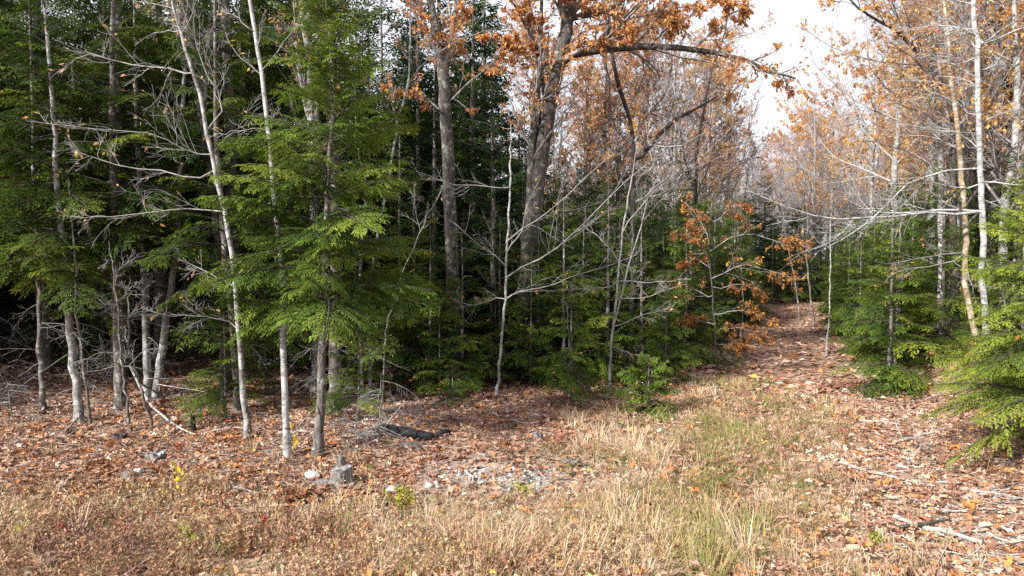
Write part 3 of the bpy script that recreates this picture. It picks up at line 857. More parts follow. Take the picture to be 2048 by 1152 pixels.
# ---- the front row of the wood, from the edge of the frame inwards
px_conifer('thin dark hemlock trunk standing outermost, at the edge of the picture', (90, 820), [(90, 822, 17), (82, 720, 15), (74, 600, 13), (70, 450, 11), (66, 250, 9)], 9.5,
           seed=101, cb=3.0, W=2.0, nb=62, leaf=0.13, lw=0.032, tsp=0.15, lsp=0.08, dead=8)
px_conifer('leaning hemlock with a pale grey lichened trunk', (155, 845), [(156, 847, 26), (147, 750, 24), (133, 640, 22), (122, 500, 19), (108, 330, 15), (100, 200, 12)], 9.0, bark='bark_grey',
           seed=102, cb=2.5, W=2.1, nb=80, leaf=0.105, lw=0.026, tsp=0.125, lsp=0.07, dead=9)
px_conifer('slim brown stemmed hemlock close beside the pale leaning trunk', (182, 850), [(182, 852, 12), (174, 760, 11), (166, 640, 10), (160, 520, 8)], 4.4,
           seed=103, cb=2.0, W=1.1, nb=26, leaf=0.12, lw=0.03, dead=6)
px_conifer('stout hemlock with scaly grey brown trunk and many dead lower twigs', (240, 820), [(242, 822, 30), (238, 720, 28), (233, 600, 26), (229, 470, 23), (222, 300, 19), (218, 120, 14)], 11,
           seed=104, cb=2.9, W=2.3, nb=80, leaf=0.135, lw=0.032, tsp=0.15, lsp=0.085, dead=22)
px_conifer('hemlock whose trunk leans between the lichened stems, dead twigs all round', (296, 800), [(296, 802, 24), (290, 700, 22), (283, 560, 19), (276, 420, 16), (270, 260, 12)], 9.5, bark='bark_maple',
           seed=105, cb=3.3, W=1.9, nb=60, leaf=0.13, lw=0.032, dead=14)
px_conifer('hemlock with mossy pale trunk and low sunlit boughs behind the thin maple', (478, 822), [(478, 824, 28), (472, 720, 26), (462, 600, 23), (448, 460, 19), (436, 300, 15)], 10,
           seed=106, cb=1.6, W=2.0, nb=74, leaf=0.13, lw=0.032, tsp=0.14, lsp=0.08, dead=6)
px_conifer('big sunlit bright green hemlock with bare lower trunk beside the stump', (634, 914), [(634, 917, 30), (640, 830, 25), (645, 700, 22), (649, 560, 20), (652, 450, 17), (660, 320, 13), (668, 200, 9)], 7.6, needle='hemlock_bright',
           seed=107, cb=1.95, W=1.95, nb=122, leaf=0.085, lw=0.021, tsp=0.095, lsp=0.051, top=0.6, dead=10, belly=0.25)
px_conifer('grey trunked hemlock standing just behind the big bright one', (668, 822), [(668, 824, 34), (668, 720, 32), (668, 600, 29), (667, 450, 25), (664, 250, 18)], 11,
           seed=108, cb=2.0, W=2.3, nb=95, leaf=0.135, lw=0.033, tsp=0.14, lsp=0.08, dead=8)

put_px('small_c', 'sunlit young hemlock at the foot of the grey trunk behind the stump', 718, 842, 1.0, 0.8, name='young_hemlock')
put_px('small_c', 'sunlit young hemlock with yellow green boughs beside the thin maple', 452, 838, 2.2, 0.92, name='young_hemlock')
put_px('young_a', 'young hemlock with spreading boughs filling the gap past the thin pole sapling', 858, 786, 0.3, 0.88, name='young_hemlock')
put_px('young_b', 'tall young hemlock behind the thin bare pole sapling', 800, 770, 2.1, 1.1, name='young_hemlock')
put_px('young_b', 'bushy young hemlock hiding the foot of the tall straight oak', 925, 778, 4.0, 0.72, name='young_hemlock')
put_px('young_a', 'bushy young hemlock hiding the foot of the big leaning oak', 1060, 774, 0.9, 0.72, name='young_hemlock')
put_px('small_b', 'knee high hemlock seedling alone in the brown leaves', 905, 816, 0.2, 0.62, name='young_hemlock')
put_px('small_c', 'layered young hemlock between the two pale bare saplings', 1143, 802, 2.7, 1.02, name='young_hemlock')
put_px('small_c', 'fresh green hemlock low on open leaves beyond the black log', 880, 794, 3.3, 0.85, name='young_hemlock')
put_px('small_c', 'small hemlock leaning over the mossy log by the track', 1330, 776, 5.2, 0.86, name='young_hemlock')
put_px('spruce_tiny', 'tiny yellow green spruce on the open leaves by the track', 1298, 838, 0.0, 1.35, name='young_spruce')
put_px('small_b', 'small green hemlock sprig behind the white barked sapling', 532, 790, 0.9, 0.8, name='young_hemlock')
put_px('young_a', 'young hemlock in shade behind the slim mottled sapling', 1075, 760, 1.4, 0.95, name='young_hemlock')
put_px('young_b', 'young hemlock in shade behind the forked pale sapling', 1215, 752, 3.4, 0.95, name='young_hemlock')
put_px('young_a', 'dense young hemlock just behind the foot of the slim mottled sapling', 1000, 768, 2.0, 0.9, name='young_hemlock')
put_px('young_b', 'dense young hemlock just behind the layered one', 1128, 768, 5.5, 0.85, name='young_hemlock')
put_px('young_a', 'dense young hemlock behind the tiny yellow green spruce', 1285, 756, 3.1, 0.95, name='young_hemlock')
put_px('young_b', 'dense young hemlock between the pole sapling and the tall oak', 830, 768, 0.4, 0.95, name='young_hemlock')
put_px('young_a', 'young hemlock with drooping boughs behind the small leaning one', 1370, 735, 5.0, 0.95, name='young_hemlock')

# right-hand side of the track
def rconf(label, u, v, Y, **kw):
    p = at(u, v, Y); x = p[0]
    tr, lf, dm = conifer(**kw)
    t = thing('hemlock_tree', label, 'conifer', (x, Y, h1(x, Y)))
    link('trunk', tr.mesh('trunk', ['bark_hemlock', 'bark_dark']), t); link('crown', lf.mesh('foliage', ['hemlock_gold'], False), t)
    return t
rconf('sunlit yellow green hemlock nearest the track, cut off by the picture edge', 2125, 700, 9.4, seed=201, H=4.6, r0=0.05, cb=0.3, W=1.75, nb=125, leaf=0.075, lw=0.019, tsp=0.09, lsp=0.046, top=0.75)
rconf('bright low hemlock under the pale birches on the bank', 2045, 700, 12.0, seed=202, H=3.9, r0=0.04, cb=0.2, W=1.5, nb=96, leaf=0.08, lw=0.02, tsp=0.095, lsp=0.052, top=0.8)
put_px('young_a', 'full green young hemlock with skirts reaching the bank of the track', 1790, 742, 0.5, 0.9, name='young_hemlock')
put_px('young_b', 'young hemlock rising behind the bank beside the golden birch', 1880, 722, 1.9, 0.95, name='young_hemlock')
put_px('small_a', 'short hemlock leaning out over the bend of the track', 1745, 722, 1.2, 0.95, name='young_hemlock')

# ---------------------------------------------------------------- broadleaf trees one can point to
px_tree('maple_sapling', 'thin maple with pale mottled bark and long bare branches sweeping sideways', 'tree', (497, 878),
        [(497, 880, 19), (488, 760, 17), (481, 640, 15), (470, 500, 14), (452, 400, 13), (438, 330, 12), (416, 220, 11), (398, 155, 10), (375, 85, 9), (352, 0, 8)],
        [dict(p=[(397, 155), (347, 139), (288, 128), (215, 115), (156, 100), (104, 132)], w=7),
         dict(p=[(370, 62), (326, 42), (271, 21), (208, 3)], w=7),
         dict(p=[(434, 351), (382, 354), (312, 342), (243, 330), (194, 316), (156, 305)], w=6),
         dict(p=[(427, 316), (382, 302), (330, 278), (243, 274), (139, 267)], w=5),
         dict(p=[(441, 260), (448, 198), (420, 150), (408, 105), (404, 60), (412, -10)], w=6),
         dict(p=[(480, 648), (430, 631), (382, 628), (340, 617)], w=4),
         dict(p=[(476, 579), (427, 558), (365, 537), (312, 513)], w=5),
         dict(p=[(452, 419), (375, 417), (312, 424), (225, 433), (156, 437)], w=5),
         dict(p=[(430, 290), (480, 245), (530, 235), (575, 228)], w=4)],
        bark='bark_maple', seed=301, auto=(5, 0.55, 0.98, 0.2, 0.9, 0.05), sub=(6, 5), leaf='rust_leaf', nleaf=150, lsize=0.085, tint=(0.6, 0.2))
px_tree('white_sapling', 'slender straight tree with whitish bark rising past the bright hemlock', 'tree', (577, 917),
        [(577, 919, 23), (573, 820, 20), (569, 700, 19), (565, 560, 18), (553, 440, 16), (545, 350, 15), (536, 260, 14), (521, 140, 12), (496, 0, 11)],
        [dict(p=[(524, 150), (560, 90), (600, 40), (640, 0)], w=4), dict(p=[(508, 70), (470, 30), (430, 10)], w=4),
         dict(p=[(567, 640), (610, 660), (660, 655)], w=3), dict(p=[(535, 255), (480, 262), (430, 275)], w=4)],
        bark='bark_white', seed=302, auto=(3, 0.75, 0.98, 0.12, 0.8, 0.05), sub=(4, 3), leaf='gold_leaf', nleaf=24, lsize=0.085)
px_tree('birch_tree', 'twisting thin birch with white flecked stem inside the green boughs', 'tree', (724, 806),
        [(724, 808, 12), (720, 640, 11), (724, 470, 10), (733, 380, 9), (718, 300, 8), (712, 200, 7), (713, 60, 6), (705, 0, 5)], (),
        bark='bark_white', seed=303, auto=(8, 0.5, 0.98, 0.2, 0.8, 0.08), sub=(5, 4), leaf='oak_leaf', nleaf=120, lsize=0.085)
px_tree('crooked_sapling', 'crooked pale sapling zigzagging up beside the tall double trunk', 'tree', (745, 800),
        [(742, 802, 12), (738, 640, 11), (750, 500, 10), (777, 364, 9), (789, 288, 9), (794, 236, 9), (812, 180, 8), (819, 104, 7), (822, 10, 6)],
        [dict(p=[(812, 180), (850, 120), (930, 70), (990, 48)], w=5), dict(p=[(795, 236), (730, 170), (690, 90), (650, 30)], w=4)],
        bark='bark_maple', seed=304, auto=(9, 0.5, 0.98, 0.22, 0.8, 0.06), sub=(5, 4), leaf='oak_leaf', nleaf=170, lsize=0.09)
px_tree('pole_sapling', 'very thin bare pole sapling leaning over the brushy twigs', 'tree', (762, 838),
        [(762, 840, 6), (768, 720, 5), (776, 640, 5), (800, 560, 4), (850, 440, 3)], (), bark='twig', seed=305, auto=(5, 0.4, 0.95, 0.25, 0.6, 0.05), sub=(4, 3), ext=0.3)
px_tree('red_oak', 'tall straight furrowed trunk that splits in two near the top', 'tree', (908, 746),
        [(908, 750, 44), (906, 620, 38), (904, 500, 36), (898, 380, 35), (893, 260, 34), (886, 150, 32), (875, 70, 25), (858, -10, 20)],
        [dict(p=[(887, 160), (898, 80), (918, -20)], w=20, big=True, dy=0.3), dict(p=[(893, 230), (840, 190), (790, 180)], w=7), dict(p=[(890, 210), (960, 150), (1020, 110)], w=7)],
        bark='bark_oak', twig='twig_brown', seed=306, auto=(7, 0.55, 0.95, 0.2, 0.9, 0.06), sub=(6, 5), leaf='oak_leaf', nleaf=1800, lsize=0.115, tmpl=STAR, ext=4)
px_tree('mottled_sapling', 'slim mottled sapling with long pale branches arching over the young hemlocks', 'tree', (993, 792),
        [(993, 794, 12), (1000, 720, 11), (1008, 620, 10), (1013, 520, 9), (1019, 400, 8), (1022, 300, 6)],
        [dict(p=[(1013, 552), (1062, 527), (1121, 489), (1190, 423), (1256, 353), (1320, 310)], w=6, dy=-1.0),
         dict(p=[(1010, 604), (1037, 584), (1086, 576), (1131, 555), (1190, 537), (1260, 510)], w=6, dy=-0.8),
         dict(p=[(1012, 503), (1041, 465), (1051, 419), (1075, 370)], w=5), dict(p=[(1012, 530), (951, 485), (912, 451), (880, 430)], w=4),
         dict(p=[(1018, 380), (960, 372), (905, 372), (840, 350)], w=5, dy=-0.6), dict(p=[(1010, 590), (950, 610), (905, 600)], w=4),
         dict(p=[(1016, 470), (1090, 430), (1180, 350), (1240, 290)], w=5, dy=-0.4)],
        bark='bark_maple', seed=307, sub=(6, 4), leaf='gold_leaf', nleaf=60, lsize=0.09, ext=0.6)
px_tree('forked_sapling', 'pale forked bare sapling with a kinked foot at the edge of the leaves', 'tree', (1212, 798),
        [(1211, 800, 12), (1219, 770, 11), (1221, 700, 10), (1231, 610, 9), (1243, 480, 7), (1257, 390, 6), (1266, 345, 5)],
        [dict(p=[(1228, 640), (1260, 530), (1285, 450), (1302, 385), (1330, 330)], w=7), dict(p=[(1226, 655), (1290, 630), (1345, 612)], w=4),
         dict(p=[(1232, 600), (1290, 590), (1350, 565)], w=4), dict(p=[(1232, 573), (1190, 578), (1150, 580)], w=4), dict(p=[(1234, 560), (1290, 565), (1360, 556)], w=4),
         dict(p=[(1240, 520), (1210, 480), (1185, 455)], w=4), dict(p=[(1222, 690), (1260, 705), (1300, 712)], w=4), dict(p=[(1246, 460), (1290, 400), (1345, 350)], w=4)],
        bark='twig', seed=308, sub=(6, 4), leaf='rust_leaf', nleaf=46, lsize=0.09, ext=0.6)
px_tree('red_oak', 'big leaning oak with twin trunk and long limb of orange leaves', 'tree', (1042, 752),
        [(1042, 756, 56), (1048, 640, 48), (1056, 520, 45), (1070, 400, 44), (1088, 270, 43), (1108, 160, 42), (1128, 80, 36), (1142, -10, 30)],
        [dict(p=[(1108, 130), (1150, 105), (1230, 95), (1310, 88), (1400, 96), (1480, 108), (1540, 135), (1600, 150)], w=22, big=True, dy=0.3),
         dict(p=[(1130, 40), (1160, 38), (1205, 34), (1250, 12), (1290, -10)], w=17, big=True, dy=-0.8),
         dict(p=[(1095, 230), (1075, 110), (1045, 50), (1010, -5)], w=12, big=True, dy=-0.6),
         dict(p=[(1058, 470), (1058, 400), (1064, 280), (1078, 160), (1082, 40), (1080, -20)], w=22, big=True, dy=-0.5),
         dict(p=[(1390, 95), (1430, 60), (1470, 20), (1520, 0)], w=9, dy=0.3, root=False),
         dict(p=[(1300, 88), (1340, 50), (1400, 20), (1440, -20)], w=7, dy=0.3, root=False), dict(p=[(1200, 97), (1250, 60), (1310, 40), (1370, 5)], w=7, dy=0.2, root=False),
         dict(p=[(1130, 60), (1170, -10), (1240, -60)], w=14), dict(p=[(1132, 50), (1090, -10), (1020, -50)], w=12),
         dict(p=[(1120, 110), (1180, 60), (1330, 30), (1420, 10)], w=9, dy=-0.4), dict(p=[(1110, 150), (1050, 120), (980, 90)], w=8, dy=-0.7)],
        bark='bark_oak', twig='twig_brown', seed=309, auto=(6, 0.62, 0.95, 0.25, 0.8, 0.05), sub=(8, 6), leaf='oak_leaf', nleaf=11000, lsize=0.11, tmpl=STAR, tint=(0.52, 0.27), ext=4, twl=0.4)
px_tree('dark_maple', 'dark crooked maple with near black limbs slanting up towards the track', 'tree', (1262, 722),
        [(1262, 730, 18), (1264, 600, 16), (1266, 450, 15), (1268, 340, 14), (1262, 250, 11), (1235, 160, 12), (1215, 60, 9), (1205, -10, 8)],
        [dict(p=[(1268, 330), (1300, 290), (1350, 240), (1400, 212), (1440, 188)], w=13, big=True, dy=0.2), dict(p=[(1267, 300), (1290, 240), (1330, 190), (1350, 120), (1345, 40)], w=11, dy=0.4),
         dict(p=[(1266, 420), (1330, 360), (1400, 330), (1470, 300)], w=8), dict(p=[(1300, 290), (1350, 300), (1420, 260)], w=7, root=False),
         dict(p=[(1268, 360), (1310, 330), (1340, 260), (1400, 160)], w=10, dy=0.5), dict(p=[(1266, 300), (1225, 240), (1215, 150), (1190, 70)], w=9, dy=-0.3), dict(p=[(1267, 400), (1340, 380), (1400, 300), (1440, 230)], w=9, dy=0.8)],
        bark='bark_dark', twig='twig_brown', seed=310, auto=(9, 0.4, 0.98, 0.24, 0.7, 0.08), sub=(7, 6), leaf='rust_leaf', nleaf=900, lsize=0.1, ext=3)
px_tree('dark_maple', 'dark many branched maple whose bare twigs hang over the track', 'tree', (1405, 700),
        [(1405, 705, 15), (1402, 600, 13), (1398, 480, 12), (1392, 380, 11), (1398, 280, 9), (1420, 160, 7), (1450, 60, 5)],
        [dict(p=[(1397, 420), (1440, 370), (1500, 320), (1560, 300)], w=7), dict(p=[(1395, 390), (1360, 320), (1340, 240)], w=7), dict(p=[(1396, 350), (1450, 280), (1500, 210)], w=7),
         dict(p=[(1398, 450), (1460, 410), (1530, 400), (1600, 410)], w=5)],
        bark='bark_dark', twig='twig_brown', seed=311, auto=(12, 0.35, 0.98, 0.22, 0.7, 0.08), sub=(7, 6), leaf='rust_leaf', nleaf=1300, lsize=0.11, ext=2)
px_tree('orange_maple', 'low maple with orange and yellow leaves in front of dark evergreens by the track', 'tree', (1432, 742),
        [(1432, 744, 8), (1430, 660, 7), (1424, 560, 6), (1420, 470, 5), (1428, 400, 4)],
        [dict(p=[(1428, 600), (1390, 575), (1340, 565)], w=4), dict(p=[(1426, 560), (1480, 530), (1540, 545), (1590, 560)], w=4, dy=-0.6), dict(p=[(1422, 500), (1470, 470), (1530, 480), (1580, 505)], w=4, dy=-0.8),
         dict(p=[(1429, 630), (1480, 620), (1530, 640)], w=4, dy=-0.4), dict(p=[(1424, 520), (1380, 480), (1345, 470)], w=4, dy=-0.5), dict(p=[(1427, 580), (1490, 570), (1540, 600)], w=4, dy=0.3),
         dict(p=[(1430, 660), (1480, 655), (1530, 672)], w=3, dy=-0.3), dict(p=[(1430, 650), (1395, 640), (1360, 645)], w=3, dy=0.2), dict(p=[(1422, 480), (1400, 430), (1380, 400)], w=3), dict(p=[(1424, 450), (1460, 420), (1500, 415)], w=3),
         dict(p=[(1431, 690), (1460, 690), (1490, 700)], w=3), dict(p=[(1426, 540), (1400, 520), (1370, 530)], w=3, dy=0.5)],
        bark='bark_dark', twig='twig_brown', seed=312, sub=(6, 5), leaf='gold_leaf', nleaf=7000, lsize=0.072, tint=(0.22, 0.33), ext=0.4)
px_tree('thin_sapling', 'thin straight bare sapling standing alone at the bend of the track', 'tree', (1655, 712),
        [(1653, 714, 6), (1657, 640, 5), (1660, 560, 5), (1660, 480, 4), (1662, 380, 3)], (), bark='bark_grey', seed=313, auto=(8, 0.5, 0.98, 0.16, 0.8, 0.05), sub=(3, 3), ext=0.6)
px_tree('golden_birch', 'yellow birch with golden peeling bark beside the track bank', 'tree', (1950, 700),
        [(1950, 702, 18), (1946, 650, 17), (1930, 555, 16), (1933, 478, 16), (1926, 405, 15), (1921, 347, 15), (1917, 237, 13), (1906, 175, 12), (1898, 91, 10), (1890, 0, 8)],
        [dict(p=[(1930, 520), (1850, 530), (1790, 537), (1760, 540)], w=5, dy=-0.8), dict(p=[(1930, 508), (1870, 510), (1800, 520), (1750, 528)], w=4, dy=-0.4), dict(p=[(1931, 540), (1900, 570), (1850, 565)], w=4),
         dict(p=[(1919, 300), (1870, 270), (1800, 265)], w=4), dict(p=[(1905, 170), (1840, 150), (1770, 150)], w=4), dict(p=[(1926, 400), (1870, 380), (1830, 360)], w=4)],
        bark='bark_gold', seed=314, auto=(6, 0.5, 0.98, 0.16, 0.9, 0.02), sub=(5, 4), leaf='gold_leaf', nleaf=120, lsize=0.09, Y=14.2)
px_tree('white_birch', 'white birch with long bare dead branches reaching over the track', 'tree', (1974, 700),
        [(1974, 702, 19), (1969, 584, 17), (1963, 460, 17), (1954, 350, 16), (1946, 219, 15), (1945, 110, 14), (1937, -10, 12)],
        [dict(p=[(1962, 432), (1900, 428), (1830, 426), (1760, 436), (1690, 440), (1630, 437), (1570, 420), (1510, 395)], w=10, dy=-0.3),
         dict(p=[(1960, 418), (1880, 420), (1800, 425), (1740, 415), (1700, 395)], w=8, dy=0.2), dict(p=[(1954, 332), (1860, 350), (1800, 375), (1740, 435), (1680, 475), (1645, 492)], w=7, dy=-0.3),
         dict(p=[(1960, 400), (2000, 410), (2060, 432)], w=7), dict(p=[(1957, 362), (2000, 372), (2060, 392)], w=6), dict(p=[(1944, 100), (2000, 75), (2060, 60)], w=6),
         dict(p=[(1945, 130), (1900, 108), (1840, 100)], w=5), dict(p=[(1947, 250), (2000, 230), (2060, 210)], w=5), dict(p=[(1950, 290), (1900, 262), (1830, 255)], w=5),
         dict(p=[(1958, 380), (1890, 372), (1830, 360), (1790, 340)], w=5), dict(p=[(1965, 520), (2010, 560), (2050, 640)], w=5), dict(p=[(1946, 180), (1990, 150), (2050, 150)], w=5),
         dict(p=[(1948, 240), (1890, 205), (1810, 190), (1750, 195)], w=5, dy=-0.6), dict(p=[(1944, 60), (1880, 40), (1800, 45)], w=5)],
        bark='bark_white', twig='bark_white', seed=315, auto=(8, 0.5, 0.98, 0.16, 1.1, 0.0), sub=(6, 4), leaf='gold_leaf', nleaf=90, lsize=0.09, Y=13.8)
px_tree('orange_oak', 'oak with dark forking stems and thin orange leaves above the birches', 'tree', (1912, 655),
        [(1912, 660, 24), (1908, 500, 21), (1904, 350, 19), (1899, 204, 17), (1848, 128, 13), (1797, 66, 10), (1709, 11, 6)],
        [dict(p=[(1900, 230), (1880, 120), (1850, 20), (1830, -30)], w=12), dict(p=[(1903, 300), (1910, 180), (1915, 60), (1910, -20)], w=12), dict(p=[(1870, 160), (1800, 120), (1720, 110)], w=7, root=False),
         dict(p=[(1902, 290), (1850, 240), (1780, 220), (1720, 200)], w=8), dict(p=[(1904, 360), (1850, 310), (1790, 280), (1740, 262)], w=7)],
        bark='bark_dark', twig='twig_brown', seed=316, auto=(9, 0.35, 0.95, 0.3, 0.8, 0.06, (-0.4, 0, 0)), sub=(8, 6), leaf='rust_leaf', nleaf=3200, lsize=0.11, tint=(0.62, 0.22), Y=18.5, ext=2)
px_tree('grey_maple', 'straight grey trunk showing between the birches and the dark oak', 'tree', (1880, 668),
        [(1880, 670, 18), (1884, 500, 17), (1886, 330, 16), (1878, 200, 15), (1872, 60, 12), (1866, -10, 11)],
        (), bark='bark_grey', twig='twig_brown', seed=317, auto=(12, 0.45, 0.98, 0.25, 0.7, 0.08), sub=(6, 5), leaf='gold_leaf', nleaf=500, lsize=0.1, Y=20)
px_tree('double_maple', 'pair of grey stems rising behind the top of the bright hemlock', 'tree', (632, 786),
        [(632, 790, 26), (630, 600, 24), (626, 420, 22), (622, 250, 21), (615, 120, 19), (604, 0, 17)],
        [dict(p=[(628, 420), (631, 300), (630, 120), (630, -20)], w=15, big=True, dy=0.2), dict(p=[(622, 260), (590, 120), (575, -10)], w=11, big=True, dy=0.4)],
        bark='bark_grey', twig='twig_brown', seed=318, auto=(5, 0.6, 0.95, 0.2, 0.7, 0.08), sub=(6, 5), leaf='oak_leaf', nleaf=420, lsize=0.12, ext=3)
px_tree('dark_maple', 'dark trunk standing behind the top of the thin maple', 'tree', (455, 790),
        [(455, 792, 32), (446, 600, 28), (432, 400, 26), (410, 250, 25), (392, 120, 24), (380, 0, 22)], (), bark='bark_oak', twig='twig_brown', seed=319, auto=(5, 0.5, 0.95, 0.2, 0.8, 0.06), sub=(5, 4), ext=4)
px_tree('leaning_maple', 'smooth light grey trunk leaning away between the dead twigs', 'tree', (312, 797),
        [(310, 800, 26), (322, 700, 23), (334, 620, 21), (345, 540, 18), (354, 430, 16), (358, 330, 14), (362, 200, 11)], (), bark='bark_grey', seed=320, auto=(5, 0.6, 0.95, 0.22, 0.8, 0.06), sub=(5, 4), ext=2)
px_tree('slanting_sapling', 'slim dark sapling slanting up from gnarled roots', 'tree', (260, 866),
        [(262, 868, 13), (258, 800, 11), (246, 720, 9), (238, 620, 8), (228, 540, 6)], [dict(p=[(250, 740), (300, 700), (350, 690)], w=3), dict(p=[(240, 640), (290, 620), (340, 590)], w=3)],
        bark='bark_hemlock', twig='twig_dead', seed=321, auto=(6, 0.3, 0.98, 0.3, 1.1, -0.02), sub=(5, 4), ext=0.5)
px_tree('bent_sapling', 'bent dark stem crossing the others above a pale fallen branch', 'tree', (302, 858),
        [(302, 860, 11), (296, 815, 11), (280, 760, 10), (262, 690, 8), (258, 600, 6)], (), bark='bark_hemlock', twig='twig_dead', seed=322, auto=(6, 0.35, 0.98, 0.3, 1.1, -0.02), sub=(5, 4), ext=0.4)
for lab, u, v, pts, sd in [
    ('whip thin sapling beside the slim mottled one', 990, 770, [(990, 772, 5), (993, 690, 4), (990, 560, 4), (985, 480, 3)], 331),
    ('whip thin sapling hanging between mottled sapling and oak', 1032, 745, [(1026, 748, 4), (1034, 660, 4), (1040, 560, 3), (1042, 490, 3)], 332),
    ('small bare stem standing under the layered young hemlock', 1141, 806, [(1141, 808, 6), (1139, 760, 5), (1138, 700, 4), (1136, 640, 3)], 333),
    ('spindly bare sapling in front of the orange maple', 1480, 700, [(1480, 702, 5), (1484, 600, 4), (1478, 480, 4), (1490, 360, 3)], 334),
    ('spindly pale sapling behind the bend of the track', 1600, 640, [(1600, 642, 6), (1590, 560, 5), (1572, 470, 4), (1566, 380, 3)], 335),
    ('pale twisted birch sapling at the far bend of the track', 1628, 650, [(1628, 652, 8), (1620, 580, 7), (1612, 500, 6), (1616, 430, 5), (1606, 330, 4)], 336)]:
    px_tree('bare_sapling', lab, 'tree', (u, v), pts, (), bark='bark_hemlock', twig='twig_brown', seed=sd, auto=(6, 0.4, 0.98, 0.2, 0.7, 0.05), sub=(4, 3), ext=0.5)

BR = {}
def kind_broad(key, bark, twig, leafm, **kw):
    tr, cr, lf = broad(**kw)
    BR[key] = (tr.mesh('trunk', [bark]), cr.mesh('crown', [twig]), lf.mesh('foliage', [leafm], False) if lf else None)
kind_broad('bare_a', 'bark_grey', 'twig_far', None, seed=51, H=15, r0=0.13, cb=4.5, spread=4.6, n1=20, n2=9, n3=8)
kind_broad('bare_b', 'bark_grey', 'twig_far', None, seed=52, H=12, r0=0.10, cb=3.0, spread=3.8, n1=20, n2=9, n3=8)
kind_broad('rust_a', 'bark_oak', 'twig_brown', 'rust_leaf', seed=53, H=16, r0=0.16, cb=4.5, spread=5.4, n1=22, n2=9, n3=7, nleaf=10000, lsize=0.13)
kind_broad('rust_b', 'bark_grey', 'twig_brown', 'rust_leaf', seed=54, H=13, r0=0.11, cb=3.0, spread=4.4, n1=20, n2=9, n3=7, nleaf=6500, lsize=0.125, tint=(0.68, 0.22))
kind_broad('gold_a', 'bark_grey', 'twig_brown', 'gold_leaf', seed=55, H=11, r0=0.09, cb=2.5, spread=3.6, n1=18, n2=8, n3=6, nleaf=4500, lsize=0.125)

def put_broad(key, label, x, y, rz, sc, group, name):
    t = thing(name, label, 'tree', (x, y, h1(x, y)), group, rz, sc)
    a, b, c = BR[key]
    link('trunk', a, t); link('crown', b, t)
    if c is not None: link('foliage', c, t)
    return t

# ---------------------------------------------------------------- the wood behind
def free(x, y, d):
    for a, b in PLACED:
        if (a - x) ** 2 + (b - y) ** 2 < d * d: return False
    PLACED.append((x, y)); return True

def fill(n, box, mind, ok, make, seed, tries=4000, left=2):
    rng = np.random.default_rng(seed); c = 0
    for _ in range(tries):
        if c >= n: break
        x = rng.uniform(box[0], box[1]); y = rng.uniform(box[2], box[3])
        if x > y * 0.885 + 2 or x < -y * 0.885 - left: continue
        s, t = track_st(np.array([x]), np.array([y]))
        if not ok(x, y, float(s[0]), float(t[0])): continue
        if not free(x, y, mind): continue
        o = make(x, y, rng, 1024 + F * x / y); c += 1
        if o is not None: FILL.setdefault(o['group'], []).append((o, 1024 + F * x / y, y))
    return c

# tall hemlocks of the dense wood
FILL = {}
def mk_tall(x, y, rng, u):
    k = ['tall_a', 'tall_b'][rng.integers(0, 2)] if y < 17 else (['tall_a', 'tall_b', 'deep_c'][rng.integers(0, 3)] if y < 24 else ['deep_a', 'deep_b', 'deep_c'][rng.integers(0, 3)])
    return put_conifer(k, 'tall dark hemlock of the dense wood behind the front trunks', x, y, rng.uniform(0, 6.28), rng.uniform(0.85, 1.2), 'tall hemlocks of the dense wood')
fill(120, (-36, -1.2, 14.8, 42), 1.75, lambda x, y, s, t: t < -5 and not (-3.2 < x and y < 16.5), mk_tall, 61)
fill(34, (-36, -10.5, 5.5, 18), 1.8, lambda x, y, s, t: x < -0.78 * y - 2.2 and -0.669 * (x + 8) + 0.743 * (y - 13) > 2.9, mk_tall, 161, left=16)  # unseen hemlocks added left of the view to shade the wood
# understory
def mk_under(x, y, rng, u):
    k = ['young_b', 'young_c', 'deep_c'][rng.integers(0, 3)]
    return put_conifer(k, 'young evergreen in the dark understory of the dense wood', x, y, rng.uniform(0, 6.28), rng.uniform(0.75, 1.15) * (0.6 if k == 'deep_c' else 1), 'evergreens of the dark understory', name='young_hemlock')
fill(70, (-30, 0, 17, 38), 1.3, lambda x, y, s, t: t < -5, mk_under, 62)
# young evergreens filling the middle, up to the track
def mk_mid(x, y, rng, u):
    k = ['young_a', 'young_b', 'young_c'][rng.integers(0, 3)]
    return put_conifer(k, 'young hemlock in the thicket between the big oak and the track', x, y, rng.uniform(0, 6.28), rng.uniform(0.85, 1.3), 'young hemlocks of the middle thicket', name='young_hemlock')
fill(30, (3, 17, 17, 42), 1.3, lambda x, y, s, t: t < -2.3 and t > -4.5 and s > 9, mk_mid, 163)
fill(46, (-2.5, 17, 16.2, 40), 1.35, lambda x, y, s, t: t < -2.7 and t > -13, mk_mid, 63)
def mk_bend(x, y, rng, u):
    k = ['young_a', 'young_b', 'young_c'][rng.integers(0, 3)]
    return put_conifer(k, 'young evergreen closing the view where the track bends out of sight', x, y, rng.uniform(0, 6.28), rng.uniform(0.85, 1.25), 'evergreens at the bend of the track', name='young_hemlock')
fill(70, (8, 44, 43, 58), 1.5, lambda x, y, s, t: abs(t) < 14 and s > 39, mk_bend, 164)
